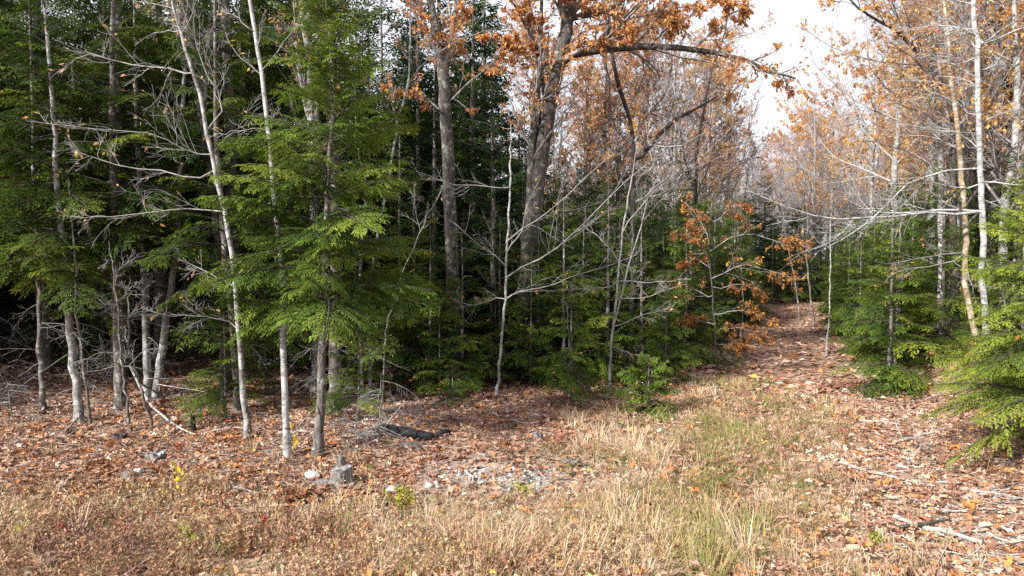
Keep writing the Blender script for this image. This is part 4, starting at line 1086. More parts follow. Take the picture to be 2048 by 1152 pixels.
# a few taller evergreens there
def mk_midtall(x, y, rng, u):
    return put_conifer('deep_c', 'taller dark evergreen rising behind the big oak', x, y, rng.uniform(0, 6.28), rng.uniform(0.6, 0.85), 'dark evergreens behind the oak')
fill(9, (-3, 8, 20, 34), 2.5, lambda x, y, s, t: t < -6, mk_midtall, 64)
def mk_ctr(x, y, rng, u):
    if rng.random() < 0.35: return put_broad('bare_a', 'tall bare tree standing behind the big leaning oak', x, y, rng.uniform(0, 6.28), rng.uniform(0.95, 1.2), 'tall bare trees behind the oak', 'bare_tree')
    return put_broad(['rust_a', 'rust_b'][rng.integers(0, 2)], 'tall rust leaved tree standing behind the big leaning oak', x, y, rng.uniform(0, 6.28), rng.uniform(0.95, 1.25), 'tall rust leaved trees behind the oak', 'oak_tree')
def mk_ctrc(x, y, rng, u):
    k = rng.uniform(0.72, 1.0) if u < 1090 else rng.uniform(0.5, 0.68)
    return put_conifer('deep_c', 'dark evergreen rising behind the oaks', x, y, rng.uniform(0, 6.28), k, 'dark evergreens behind the oaks')
# right of the track
def mk_right(x, y, rng, u):
    k = ['young_a', 'young_b', 'young_c', 'young_c'][rng.integers(0, 4)]
    return put_conifer(k, 'young hemlock in the thicket along the far bank of the track', x, y, rng.uniform(0, 6.28), rng.uniform(0.75, 1.12), 'young hemlocks along the far bank', name='young_hemlock')
fill(60, (7, 40, 15.0, 46), 1.3, lambda x, y, s, t: t > 2.2 and t < 5.5, mk_right, 165)
fill(34, (8, 40, 15.5, 46), 1.5, lambda x, y, s, t: t > 5 and t < 13, mk_right, 65)
def mk_rtall(x, y, rng, u):
    return put_conifer(['tall_b', 'deep_b', 'deep_a'][rng.integers(0, 3)], 'tall dark hemlock behind the birches at the picture edge', x, y, rng.uniform(0, 6.28), rng.uniform(0.85, 1.1), 'tall hemlocks behind the birches')
fill(9, (13, 30, 17, 32), 2.2, lambda x, y, s, t: t > 7.5 and x / y > 0.66, mk_rtall, 66)
# broadleaf trees
def mk_bl(x, y, rng, u):
    r = rng.random()
    if r < 0.50: return put_broad(['bare_a', 'bare_b'][rng.integers(0, 2)], 'bare grey tree in the open wood beyond the thickets', x, y, rng.uniform(0, 6.28), rng.uniform(0.8, 1.15), 'bare trees of the open wood', 'bare_tree')
    elif r < 0.86: return put_broad(['rust_a', 'rust_b'][rng.integers(0, 2)], 'rust leaved oak in the open wood beyond the thickets', x, y, rng.uniform(0, 6.28), rng.uniform(0.75, 1.1), 'rust leaved trees of the open wood', 'oak_tree')
    else: return put_broad('gold_a', 'golden leaved tree in the open wood beyond the thickets', x, y, rng.uniform(0, 6.28), rng.uniform(0.8, 1.2), 'golden trees of the open wood', 'maple_tree')
fill(30, (-3.5, 14, 17.5, 34), 1.2, lambda x, y, s, t: t < -3.5 and 840 < 1024 + F * x / y < 1480, mk_ctrc, 171)
fill(52, (0, 18, 20, 42), 1.25, lambda x, y, s, t: t < -3.2 and 1060 < 1024 + F * x / y < 1530, mk_ctr, 172)
fill(44, (-3, 15, 20, 46), 1.6, lambda x, y, s, t: t < -3.0 and t > -13, mk_bl, 67)
def mk_rt(x, y, rng, u):
    r = rng.random()
    if r < 0.35: return put_broad('bare_a', 'tall bare grey tree standing over the far bank thicket', x, y, rng.uniform(0, 6.28), rng.uniform(0.95, 1.25), 'tall bare trees over the far bank', 'bare_tree')
    else: return put_broad(['rust_a', 'rust_b', 'rust_b'][rng.integers(0, 3)], 'tall orange leaved tree standing over the far bank thicket', x, y, rng.uniform(0, 6.28), rng.uniform(0.95, 1.2), 'tall orange trees over the far bank', 'oak_tree')
fill(42, (9, 34, 18.5, 40), 1.4, lambda x, y, s, t: t > 4.2 and t < 15 and x / y > 0.49, mk_rt, 168)
fill(26, (12, 30, 25, 48), 1.3, lambda x, y, s, t: t > 3.0 and 0.49 < x / y < 0.62, mk_rt, 174)
fill(46, (10, 55, 19, 60), 1.7, lambda x, y, s, t: t > 3.5 and t < 22, mk_bl, 68)
def mk_far(x, y, rng, u):
    if rng.random() < 0.72: return put_broad(['bare_a', 'bare_b'][rng.integers(0, 2)], 'bare grey tree standing in the far wood beyond the bend', x, y, rng.uniform(0, 6.28), rng.uniform(0.8, 1.15), 'bare trees beyond the bend', 'bare_tree')
    return put_broad(['rust_a', 'rust_b'][rng.integers(0, 2)], 'pale orange tree standing in the far wood beyond the bend', x, y, rng.uniform(0, 6.28), rng.uniform(0.9, 1.15), 'orange trees beyond the bend', 'oak_tree')
fill(100, (14, 75, 44, 100), 1.7, lambda x, y, s, t: 0.3 < x / y < 0.72 and s > 41, mk_far, 168, 6000)
fill(90, (-70, 90, 46, 112), 3.2, lambda x, y, s, t: abs(t) > 1.5 or y > 75, mk_bl, 69, 6000)
fill(40, (12, 50, 48, 80), 2.0, lambda x, y, s, t: 0.2 < x / y < 0.5 and s > 43, lambda x, y, rng, u: put_conifer('deep_c', 'far dark evergreen in the wood beyond the bend', x, y, rng.uniform(0, 6.28), rng.uniform(0.6, 0.95), 'far evergreens beyond the bend'), 173)
def mk_fc(x, y, rng, u):
    return put_conifer(['deep_a', 'deep_c'][rng.integers(0, 2)], 'distant evergreen standing among the far bare trees', x, y, rng.uniform(0, 6.28), rng.uniform(0.6, 0.95), 'distant evergreens')
fill(34, (-60, 85, 44, 105), 3.5, lambda x, y, s, t: abs(t) > 2.5 or y > 80, mk_fc, 70)

LAND = [(-300, 'the dead brush'), (60, 'the outermost thin trunk'), (150, 'the pale leaning trunk'), (235, 'the stout scaly trunk'), (320, 'the leaning grey trunk'), (420, 'the thin maple'),
        (560, 'the white barked sapling'), (665, 'the big bright hemlock'), (760, 'the crooked sapling'), (900, 'the tall straight oak'), (1000, 'the mottled sapling'), (1080, 'the big leaning oak'), (1230, 'the forked sapling'),
        (1330, 'the dark crooked maple'), (1440, 'the orange maple'), (1540, 'the shaded verge'), (1625, 'the bend of the track'), (1720, 'the thin lone sapling'), (1830, 'the bank hemlocks'), (1920, 'the golden birch'), (1980, 'the white birch'), (2150, 'the bright edge hemlock')]
ORD = ['nearest', 'second nearest', 'third nearest', 'fourth nearest', 'fifth nearest']
def name_fillers():
    for grp, items in FILL.items():
        by = {}
        for o, u, y in items:
            by.setdefault(min(LAND, key=lambda l: abs(l[0] - u))[1], []).append((y, o))
        kinds = {}
        for lm, lst in by.items():
            sub = {}
            for y, o in lst: sub.setdefault(o['label'].split(' of the ')[0].split(' in the ')[0].split(' standing ')[0].split(' closing ')[0].split(' rising ')[0].split(' behind ')[0], []).append((y, o))
            for head, l2 in sub.items():
                l2.sort(key=lambda q: q[0])
                for i, (y, o) in enumerate(l2):
                    if len(l2) == 1: o['label'] = '%s in line with %s, among the %s' % (head, lm, grp)
                    elif i < 5: o['label'] = '%s, %s of its kind behind %s' % (head, ORD[i], lm)
                    else: o['label'] = '%s deep in the wood behind %s' % (head, lm)
                    w = o['label'].split()
                    if len(w) > 16: o['label'] = '%s in line with %s' % (head, lm)
name_fillers()

# ---------------------------------------------------------------- things on the ground
def stick(label, pts, w, mat='stick', lift=0.0, name='fallen_branch', cat='branch', twigs=0, seed=0, sides=7, taper=0.45, group=None):
    rng = np.random.default_rng(seed + 900)
    g = np.array([ground(u, v) for u, v in pts])
    Y = g[:, 1].mean(); r = w * 0.40 / F * Y
    K = 12
    c = catmull(g, K)
    lf = np.linspace(0, 1, K) * lift if np.ndim(lift) == 0 else np.interp(np.linspace(0, 1, K), np.linspace(0, 1, len(lift)), lift)
    c[:, 2] = height(c[:, 0], c[:, 1]) + r * 0.7 + 0.02 + lf
    c[1:-1] += rng.normal(0, r * 0.35, (K - 2, 3))
    rr = np.linspace(r, r * taper, K) * rng.uniform(0.88, 1.12, K)
    base = c.mean(0)
    if twigs:
        o = thing(name, label, cat, c[0], group)
        mb = MB(); tubes(mb, c - c[0], rr, sides, cap=True); link('stem', mb.mesh('stem', [mat]), o)
        T, TR = spawn((c - c[0])[None], rr[None], twigs, 0.15, 0.98, 0.7, 0.4, 0.12, 0.03, 6, rng, 0.5, 0.004)
        T[..., 2] = np.maximum(T[..., 2], -0.01)
        for k in range(len(T)):
            m2 = MB(); tubes(m2, T[k], TR[k], 4); link('twig', m2.mesh('twig', [mat]), o)
        return o
    mb = MB(); tubes(mb, c - c[0], rr, sides, cap=True)
    o = link(name, mb.mesh(name, [mat]), None, tuple(c[0]))
    return tag(o, label, cat, group)

stick('thick curved pale branch on the bank below the bright hemlock', [(1800, 886), (1850, 872), (1892, 861), (1938, 854)], 8)
stick('thin pale branch curving up the bank with side twigs', [(1815, 940), (1830, 915), (1870, 892), (1925, 874)], 4, twigs=4, seed=2)
stick('slim pale branch lying along the foot of the bank', [(1890, 933), (1945, 917), (1990, 899)], 4)
stick('long whitish branch across the edge of the grass and leaves', [(1688, 930), (1730, 946), (1800, 961), (1870, 977)], 8, twigs=3, seed=4)
stick('short white stick beside the long whitish branch', [(1822, 965), (1880, 969), (1932, 971)], 6)
stick('stout grey branch in the stick pile by the picture corner', [(1788, 1040), (1840, 1060), (1900, 1074), (1965, 1092)], 15, taper=0.6)
stick('dark brown branch crossing over the stout grey one', [(1776, 1067), (1850, 1062), (1900, 1043)], 10, 'bark_oak', [0, 0.06, 0.02], twigs=2, seed=7)
stick('straight pale stick lying just below the crossing branches', [(1775, 1096), (1840, 1093), (1895, 1096)], 9)
stick('long grey branch along the lower edge of the stick pile', [(1845, 1127), (1950, 1127), (2060, 1131)], 10, twigs=3, seed=9)
stick('thin dark stick running from the green strip to the pile', [(1650, 1033), (1700, 1050), (1765, 1066)], 5, 'twig_brown')
stick('flat pale stick on the leaves above the grass edge', [(1718, 845), (1760, 847), (1795, 852)], 7)
stick('short pale stick slanting down from the bank', [(1790, 848), (1798, 865), (1806, 884)], 5)
stick('grey branch running out of the picture corner', [(1975, 1072), (2010, 1088), (2060, 1102)], 9)
stick('thin grey stick poking from beneath the stick pile', [(1752, 1112), (1800, 1126), (1855, 1142)], 6)
stick('forked grey stick at the bottom of the stick pile', [(1832, 1108), (1842, 1125), (1852, 1148)], 6, twigs=2, seed=15)
stick('fine pale stick above the stout grey branch', [(1880, 1028), (1930, 1025), (1990, 1022)], 5)
stick('fine grey stick near the picture edge above the pile', [(1930, 985), (1990, 990), (2050, 1003)], 5, twigs=2, seed=17)
stick('thin crooked stick beneath the bright hemlock', [(2010, 960), (2016, 930), (2030, 905), (2048, 890)], 4)
stick('curled white stick on the grey gravel patch', [(931, 946), (945, 960), (948, 980)], 8)
stick('straight white stick across the top of the gravel', [(934, 946), (975, 940), (1012, 936)], 4)
stick('bent pale stick on the gravel towards the low mound', [(1035, 944), (1065, 941), (1092, 961)], 6)
stick('short white curved stick in the dry weeds below the gravel', [(978, 1010), (998, 1019), (1032, 1022)], 7)
stick('dark stick lying in front of the cut stump', [(632, 988), (690, 975), (748, 954)], 8, 'bark_oak')
stick('thin forked stick beside the small pale stump', [(1157, 908), (1166, 893), (1176, 880)], 4, twigs=2, seed=24)
stick('long pale branch arching down in front of the crowded trunks', [(262, 782), (300, 822), (340, 851), (392, 874)], 7, 'stick', [0.5, 0.12, 0.02, 0.0], twigs=4, seed=25)
stick('pale stick leaning across the foot of the lichened trunk', [(128, 872), (160, 846), (190, 822)], 6, 'twig_dead', [0, 0.1, 0.45])
stick('grey fallen branch reaching out from the dark wood', [(85, 828), (125, 815), (165, 800)], 6, 'twig_dead', twigs=4, seed=27)
stick('pale stick lying between the thin maple and the crowded trunks', [(403, 872), (440, 863), (492, 860)], 6, twigs=2, seed=28)
stick('dark thin stick across the leaves below the grey rock', [(235, 1002), (300, 986), (365, 975)], 5, 'twig_brown')
stick('dark thin stick at the picture edge in the weeds', [(-10, 997), (45, 986), (85, 977)], 5, 'twig_brown')
stick('pale forked stick in the leaves below the white barked sapling', [(425, 974), (470, 978), (515, 992)], 6, twigs=3, seed=31)
stick('white piece of branch behind the white barked sapling', [(558, 871), (590, 869), (622, 867)], 10)
stick('pale stick propped beside the black log', [(745, 872), (775, 858), (802, 842)], 7, 'stick', [0, 0.05, 0.25])
stick('thin grey stick across the leaves towards the maple', [(520, 930), (560, 915), (590, 905)], 4, 'twig_dead')
stick('thin pale stick in the leaves beyond the small stump', [(1020, 842), (1060, 850), (1100, 846)], 4)
stick('slim grey branch lying under the young hemlocks', [(740, 800), (800, 806), (850, 812)], 5, 'twig_dead', twigs=3, seed=36)
stick('pale stick half hidden in the leaves behind the gravel', [(1200, 910), (1230, 909), (1252, 910)], 5)

rp = np.random.default_rng(333)
for k in range(46):
    u = rp.uniform(1700, 2050); v = rp.uniform(1000, 1145) if k < 32 else rp.uniform(880, 1000); a = rp.normal(0.12, 0.35); L = rp.uniform(30, 110)
    stick('thin grey stick of the scattered pile by the track', [(u, v), (u + L * 0.5 * math.cos(a), v + L * 0.2 * math.sin(a) + rp.normal(0, 2)), (u + L * math.cos(a), v + L * 0.4 * math.sin(a))], rp.uniform(3, 6.5), ['stick', 'twig_dead', 'stick'][k % 3], 0.0, seed=500 + k, sides=5, group='thin sticks of the pile')
# logs
def log(label, pts, w, mat, sink=0.3, seed=0, name='log'):
    rng = np.random.default_rng(seed)
    g = np.array([ground(u, v) for u, v in pts]); r = w * 0.5 / F * g[:, 1].mean()
    c = catmull(g, 14); c[:, 2] = np.linspace(height(c[:1, 0], c[:1, 1])[0], height(c[-1:, 0], c[-1:, 1])[0], 14) + r * (1 - sink) + 0.05 * np.sin(np.linspace(0, 3.14, 14))
    o = thing(name, label, 'log', c[0])
    mb = MB(); tubes(mb, c - c[0], r * rng.uniform(0.95, 1.05, 14) * np.linspace(1.05, 0.8, 14), 12); link('stem', mb.mesh('stem', [mat]), o)
    for e, nx in ((0, 1), (-1, -2)):
        re = r * (1.02 if e == 0 else 0.78); m2 = MB(); d = norm(c[e] - c[nx]); tubes(m2, np.stack([c[e] - c[0] - d * 0.004, c[e] - c[0] + d * 0.02, c[e] - c[0] + d * 0.045, c[e] - c[0] + d * 0.05]), np.array([re, re * 0.9, re * 0.5, 0.002]), 12)
        link('end_face', m2.mesh('end_face', [mat]), o)
    return o
log('black charred log half buried in leaves beside the brush', [(762, 866), (795, 874), (825, 879), (862, 882)], 22, 'char', 0.25, 1)
log('short black tip of charred wood just past the black log', [(878, 873), (890, 872), (900, 870)], 11, 'char', 0.3, 2)
log('mossy dark log at the edge of the track shade', [(1366, 765), (1395, 770), (1420, 777)], 11, 'moss', 0.3, 3)

def lump(rx, ry, rz, seed, n=12, m=8, rough=0.22, facet=True):
    rng = np.random.default_rng(seed)
    th = np.linspace(0, math.pi, m); ph = np.arange(n) * 2 * math.pi / n
    V = np.array([(math.sin(a) * math.cos(b), math.sin(a) * math.sin(b), math.cos(a)) for a in th for b in ph])
    dirs = norm(rng.normal(0, 1, (9, 3))); cut = rng.uniform(0.6, 0.92, 9)
    for d, c in zip(dirs, cut):
        h = V @ d; V = V - np.maximum(h - c, 0)[:, None] * d
    V = V * (1 + rng.normal(0, rough * 0.15, len(V)))[:, None]
    V = V * np.array([rx, ry, rz])
    idx = np.arange(n * m).reshape(m, n)
    q = np.stack([idx[:-1], idx[1:], np.roll(idx[1:], -1, 1), np.roll(idx[:-1], -1, 1)], -1).reshape(-1, 4)
    return V, q
def rock(label, u, v, wpx, hpx, mat, seed, group=None, name='rock', cat='rock', rz=0):
    g = ground(u, v); k = g[1] / F
    V, q = lump(wpx * 0.5 * k, wpx * 0.38 * k, hpx * 0.62 * k, seed)
    mb = MB(); mb.add(V, quads=q)
    o = link(name, mb.mesh(name, [mat], False), None, (g[0], g[1], g[2] + hpx * 0.3 * k)); o.rotation_euler = (0, 0, rz)
    return tag(o, label, cat, group)
rock('flat white rock lying just beside the cut stump', 624, 956, 36, 18, 'rock_white', 1)
rock('largest grey rock among the leaves below the crowded trunks', 258, 956, 34, 20, 'stump', 2)
rock('squarish grey rock touching the largest grey one', 276, 950, 22, 17, 'rock', 3)
rock('small round grey rock in front of the largest grey one', 260, 968, 18, 16, 'rock', 4)
rock('pale stone in the rusty ferns near the cut stump', 784, 985, 24, 15, 'rock', 5)
rock('grey stone beside the rusty ferns and gravel', 858, 975, 18, 12, 'rock', 6)
rock('pale stone half hidden in weeds below the dark fern clump', 616, 1022, 22, 12, 'rock', 7)
rock('mossy stone behind the cut stump', 738, 940, 24, 16, 'moss', 8)
rock('flat brown stone leaning on the foot of the cut stump', 648, 972, 38, 16, 'stump', 9)
rngs = np.random.default_rng(88)
for k in range(46):
    u = rngs.normal(1005, 75); v = rngs.normal(955, 24)
    rock('small pale stone of the gravel patch', u, v, rngs.uniform(6, 15), rngs.uniform(4, 9), ['rock', 'rock', 'rock_white'][k % 3 if k % 2 else 0], 100 + k % 12, 'stones of the gravel patch', 'stone', 'stone', rngs.uniform(0, 6))
for k in range(5):
    rock(['stone sunk in the leafy edge of the far track', 'pale stone on the shaded track', 'small grey stone in the middle of the shaded track', 'light stone on the grass edge of the track', 'small white stone under the bank'][k],
         [1560, 1590, 1620, 1690, 1740][k], [770, 776, 768, 782, 800][k], [22, 18, 20, 12, 10][k], [7, 6, 6, 6, 6][k], 'rock', 140 + k, None, 'stone', 'stone')

def stump(label, u, v, wpx, hpx, seed, mat='stump', top='cut', tilt=0.05, jag=0.0):
    rng = np.random.default_rng(seed)
    g = ground(u, v); k = g[1] / F; r = wpx * 0.5 * k; h = hpx * k
    n = 40; ph = np.arange(n) * 2 * math.pi / n
    lob = 1 + 0.10 * np.sin(ph * 5 + rng.uniform(0, 6)) + 0.05 * np.sin(ph * 13) + rng.normal(0, 0.03, n)
    zs = [-0.06, 0.0, 0.12 * h, 0.35 * h, 0.65 * h, 0.93 * h, h]; fs = [1.75, 1.55, 1.26, 1.08, 1.0, 0.99, 0.93]
    V = []
    for z, f in zip(zs, fs):
        w = np.clip((f - 0.95) * 2.2, 0, 1)
        rr = r * f * (1 + (lob - 1) * (0.5 + 1.4 * w))
        jj = jag * h * rng.random(n) if z == h else 0
        V.append(np.stack([rr * np.cos(ph), rr * np.sin(ph), z + tilt * rr * np.cos(ph) * (z > 0.5 * h) + jj], 1))
    V = np.concatenate(V); idx = np.arange(n * len(zs)).reshape(len(zs), n)
    q = np.stack([idx[:-1], np.roll(idx[:-1], -1, 1), np.roll(idx[1:], -1, 1), idx[1:]], -1).reshape(-1, 4)
    o = thing('tree_stump', label, 'stump', g)
    mb = MB(); mb.add(V, quads=q); link('bark', mb.mesh('bark', [mat]), o)
    ring = V[-n:]; c = ring.mean(0) - np.array([0, 0, 0.012])
    mid = c + (ring - c) * 0.55 + np.stack([0 * ph, 0 * ph, rng.normal(0, 0.004, n)], 1)
    W = np.concatenate([ring, mid, c[None]])
    i = np.arange(n); j = (i + 1) % n
    m2 = MB(); m2.add(W, quads=np.stack([i, j, n + j, n + i], 1), tris=np.stack([n + i, n + j, np.full(n, 2 * n)], 1)); link('cut_face', m2.mesh('cut_face', [top], False), o)
    return o
stump('grey weathered cut stump in front of the bright hemlock', 684, 970, 42, 33, 1, tilt=0.16, jag=0.10)
stump('knobby broken stub standing right behind the cut stump', 681, 936, 17, 18, 2, jag=0.6)
stump('low rotten stump among the leaves below the crowded trunks', 312, 922, 38, 10, 3, jag=1.2)
stump('charred black stub standing by the thin maple', 386, 860, 9, 21, 4, 'char', 'char', jag=0.5)
stump('small pale stump with broken top in the brown leaves', 1076, 880, 16, 9, 5, 'stump', 'stump', jag=1.2)
stump('low mossy mound of a rotted stump on the grass edge', 1140, 938, 40, 11, 6, 'moss', 'stump', jag=0.9)
stump('dark knot of exposed roots at the slanting sapling', 240, 882, 26, 9, 7, 'bark_dark', 'bark_dark', jag=1.0)

# small plants
def fern(label, u, v, n, L, mat, seed, group, name='dry_fern', cat='fern', upb=0.7, tint=(0.5, 0.25)):
    rng = np.random.default_rng(seed); g = ground(u, v)
    o = thing(name, label, cat, g, group)
    az = rng.uniform(0, 2 * math.pi, n)
    d = np.stack([np.cos(az), np.sin(az), np.full(n, upb)], 1)
    P = grow(rng.normal(0, 0.04, (n, 3)) * np.array([1, 1, 0.1]), d, L * rng.uniform(0.6, 1.2, n), 7, 0.10, -0.28, rng)
    P[..., 2] = np.maximum(P[..., 2], 0.01)
    st = MB(); tubes(st, P, np.full((n, 7), 0.003), 3); link('stem', st.mesh('stem', [mat], False), o)['kind'] = 'stuff'
    m = 20; idx = np.repeat(np.arange(n), m); t = np.tile(np.linspace(0.15, 0.97, m), n)
    p, T, _ = sample(P, np.ones(P.shape[:2]), idx, t)
    Sx = norm(np.cross(T, np.array([0, 0, 1.0]))); sd = np.where(np.arange(len(idx)) % 2 == 0, 1.0, -1.0)[:, None]
    y = norm(T * 0.5 + sd * Sx + rng.normal(0, 0.25, (len(idx), 3)))
    lf = MB(); leaves(lf, p, y, norm(np.cross(Sx, T) + rng.normal(0, 0.4, (len(idx), 3))), L * 0.34 * (1.1 - t) + 0.02, KITE, np.clip(rng.normal(tint[0], tint[1], len(idx)), 0, 1), 0, 1.3)
    link('fronds', lf.mesh('fronds', [mat], False), o)['kind'] = 'stuff'
    return o
rf = np.random.default_rng(91)
for k in range(40):
    u = rf.uniform(-20, 300) if k < 24 else rf.uniform(300, 560); v = rf.uniform(850, 985)
    fern('rusty dry fern %s' % ('at the picture edge below the outermost trunks' if u < 90 else 'below the pale leaning trunk' if u < 200 else 'below the slanting sapling' if u < 300 else 'between the crowded trunks and the thin maple' if u < 440 else 'below the thin maple'), u, v, int(rf.integers(5, 11)), rf.uniform(0.16, 0.3), 'fern', 400 + k, 'rusty ferns below the crowded trunks')
for k in range(14):
    fern('rusty dry fern beside the cut stump', 745 + rf.normal(0, 45), 962 + rf.normal(0, 17), int(rf.integers(6, 12)), rf.uniform(0.14, 0.26), 'fern', 450 + k, 'rusty ferns beside the cut stump')
for k in range(8):
    fern('rusty dry fern by the tiny spruce', 1245 + rf.normal(0, 35), 838 + rf.normal(0, 10), int(rf.integers(5, 10)), rf.uniform(0.14, 0.26), 'fern', 470 + k, 'rusty ferns by the tiny spruce')
fern('dark red brown fern clump standing up below the stump', 597, 1002, 16, 0.36, 'fern', 480, None, upb=1.8, tint=(0.15, 0.15))
def herb(label, u, v, n, H, mat, seed, lsz, nl, name='weed_plant', cat='plant', tint=(0.5, 0.3), group=None, stemmat='weed'):
    rng = np.random.default_rng(seed); g = ground(u, v)
    o = thing(name, label, cat, g, group)
    d = norm(np.stack([rng.normal(0, 0.3, n), rng.normal(0, 0.3, n), np.ones(n)], 1))
    P = grow(rng.normal(0, 0.05, (n, 3)) * np.array([1, 1, 0]), d, H * rng.uniform(0.65, 1.15, n), 5, 0.08, 0.02, rng)
    st = MB(); tubes(st, P, np.full((n, 5), 0.0035), 3); link('stem', st.mesh('stem', [stemmat], False), o)['kind'] = 'stuff'
    idx = np.repeat(np.arange(n), nl); m = len(idx)
    p, T, _ = sample(P, np.ones(P.shape[:2]), idx, rng.uniform(0.25, 1, m))
    lf = MB(); leaves(lf, p, norm(T * 0.5 + rng.normal(0, 0.8, (m, 3))), norm(rng.normal(0, 0.6, (m, 3)) + np.array([0, -0.4, 0.8])), lsz * rng.uniform(0.6, 1.3, m), KITE, np.clip(rng.normal(*tint, m), 0, 1), 0)
    link('foliage', lf.mesh('foliage', [mat], False), o)
    return o
herb('yellow leaved seedling on open leaves below the thin maple', 349, 1000, 2, 0.5, 'yellow_leaf', 1, 0.085, 7, 'yellow_seedling')
herb('yellow leaved seedling at the foot of the white barked sapling', 592, 905, 3, 0.42, 'yellow_leaf', 2, 0.11, 5, 'yellow_seedling')
herb('small yellow leaves on a seedling beside the long pale branch', 364, 905, 2, 0.42, 'yellow_leaf', 3, 0.06, 5, 'yellow_seedling')
herb('tall yellow green goldenrod below the rusty stump ferns', 803, 1030, 14, 0.36, 'green_plant', 4, 0.05, 26)
herb('low yellow green weed beside the gravel', 1052, 996, 8, 0.22, 'green_plant', 5, 0.045, 20)
herb('yellow green weed at the edge of the dry grass', 1310, 1000, 6, 0.2, 'green_plant', 6, 0.045, 16)
herb('bright green weed in the stick pile', 1752, 1088, 6, 0.16, 'green_plant', 7, 0.05, 14, tint=(0.3, 0.2))
herb('green weed in the dry growth near the lower edge', 388, 1105, 8, 0.26, 'green_plant', 8, 0.045, 22, tint=(0.3, 0.2))
herb('yellow green weed in the lower corner', 42, 1075, 6, 0.18, 'green_plant', 9, 0.05, 16, tint=(0.4, 0.2))
herb('small bright yellow leaves just below the cut stump', 662, 1020, 3, 0.14, 'yellow_leaf', 10, 0.05, 4, 'yellow_seedling')
for k, (u, v) in enumerate([(255, 1075), (300, 1062), (120, 1080), (525, 1060), (812, 1075), (1115, 885), (1150, 880), (358, 905), (1690, 880), (955, 1058), (640, 1085), (590, 1110)]):
    herb('small red leaved plant in the dry growth', u, v, 3, 0.2, 'red_leaf', 20 + k, 0.055, 7, 'red_leaved_plant', 'plant', (0.5, 0.3), 'small red leaved plants')
# brush of dead twigs beside the stump
def brush(label, u, v, H, n, seed, L):
    rng = np.random.default_rng(seed); g = ground(u, v)
    o = thing('dead_shrub', label, 'shrub', g)
    TP = np.stack([np.linspace(0, rng.normal(0, 0.1), 8), np.linspace(0, rng.normal(0, 0.1), 8), np.linspace(-0.05, H, 8)], 1)
    tr = MB(); tubes(tr, TP, np.linspace(0.014, 0.004, 8), 6); link('stem', tr.mesh('stem', ['twig_dead']), o)
    dm = MB(); dead_branches(dm, rng, TP, None, n, 0.03, H * 0.95, L); link('crown', dm.mesh('crown', ['twig_dead']), o)
brush('grey tangled dead shrub beside the black log', 757, 902, 1.2, 20, 1, 0.75)
brush('low grey brush between the bright hemlock and the black log', 712, 880, 0.5, 14, 2, 0.7)
brush('dry grey brush behind the black log', 838, 848, 0.5, 12, 3, 0.7)
brush('dead twiggy brush at the picture edge under the hemlocks', 25, 838, 0.7, 14, 4, 0.9)
brush('thin dead brush in front of the dark gap', 372, 800, 0.8, 8, 5, 0.7)
brush('small dry bush at the foot of the layered hemlock', 1150, 792, 0.35, 8, 6, 0.4)

def caught():
    rng = np.random.default_rng(77); mb = MB(); P = []
    for o in bpy.data.objects:
        if o.type == 'MESH' and o.name.split('.')[0] == 'crown' and o.parent and o.parent.get('category') == 'conifer' and o.parent.location.y < 22 and 'group' not in o.parent:
            v = o.data.vertices; n = len(v)
            m = np.array(o.parent.matrix_basis)
            for i in rng.integers(0, n, 26 if n > 30000 else 9):
                P.append((m @ np.array([*v[int(i)].co, 1.0]))[:3])
    P = np.array(P); n = len(P)
    leaves(mb, P + np.array([0, 0, 0.015]), rng.normal(0, 1, (n, 3)) * np.array([1, 1, 0.5]), norm(rng.normal(0, 0.5, (n, 3)) + np.array([0, -0.3, 0.8])), rng.uniform(0.06, 0.11, n), STAR, rng.uniform(0, 0.75, n))
    tag(link('leaves', mb.mesh('leaves', ['oak_leaf'], False)), 'stray orange leaves caught in the hemlock boughs', None, kind='stuff')
caught()
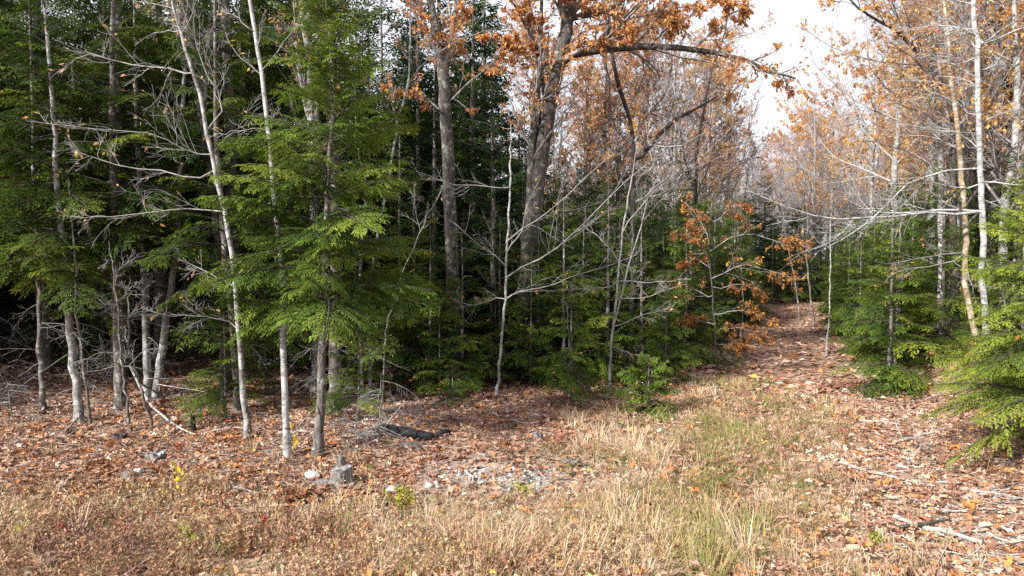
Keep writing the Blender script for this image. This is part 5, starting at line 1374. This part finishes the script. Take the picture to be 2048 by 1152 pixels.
# loose twigs in the litter
def twig_litter():
    rng = np.random.default_rng(95); n = 6000
    X, Y = scatter_view(n, 6.0, 16, rng, 1.0)
    s, t = track_st(X, Y)
    w = 0.25 + 0.75 * sstep(t, 1.0, 2.2) + 0.6 * sstep(-X, 0.0, 2) * sstep(Y, 8, 9)
    k = rng.random(n) < w; X, Y = X[k], Y[k]; n = len(X)
    az = rng.normal(0.2, 0.9, n); L = rng.uniform(0.08, 0.45, n)
    P = grow(np.stack([X, Y, 0 * X], 1), np.stack([np.cos(az), np.sin(az), 0 * X], 1), L, 4, 0.12, 0.0, rng)
    P[..., 2] = height(P[..., 0], P[..., 1]) + rng.uniform(0.015, 0.05, n)[:, None]
    mb = MB(); tubes(mb, P, rng.uniform(0.002, 0.006, n)[:, None] * np.linspace(1, 0.5, 4)[None], 3)
    tag(link('twig_litter', mb.mesh('twig_litter', ['stick'])), 'fine pale twigs strewn through the leaves', None, kind='stuff')
twig_litter()

# the most visible fallen leaves, each its own thing
def big_leaves():
    rng = np.random.default_rng(97)
    base = []
    for i, tm in enumerate([OAK, OAK2, MAPLE]):
        for j, tn in enumerate((0.3, 0.5, 0.68, 0.92)):
            mb = MB(); leaves(mb, np.zeros((1, 3)), np.array([[0, 1.0, 0]]), np.array([[0, 0, 1.0]]), 1.0, tm, np.array([tn]), 0, 1.8)
            base.append((mb.mesh('fallen_leaf', ['dead_leaf'], False), tn))
    c = 0
    while c < 300:
        X, Y = scatter_view(1, 6.1, 9.6, rng, 1.0, 1.0); x, y = float(X[0]), float(Y[0])
        s, t = track_st(X, Y)
        if rng.random() > 0.25 + 0.75 * float(sstep(t + 2.5, 0, 1.5)[0]): continue
        me, tn = base[rng.integers(0, len(base))]
        o = link('fallen_leaf', me, None, (x, y, h1(x, y) + rng.uniform(0.03, 0.08)))
        o.rotation_euler = (rng.normal(0, 0.3), rng.normal(0, 0.3), rng.uniform(0, 6.28)); k = rng.uniform(0.085, 0.14); o.scale = (k, k, k)
        tag(o, {0.3: 'dark brown', 0.5: 'reddish tan', 0.68: 'pale tan', 0.92: 'bright orange'}[tn] + ' dry leaf lying on the near grass and litter', 'leaf', {0.3: 'dark brown', 0.5: 'reddish tan', 0.68: 'pale tan', 0.92: 'bright orange'}[tn] + ' fallen leaves'); c += 1
big_leaves()
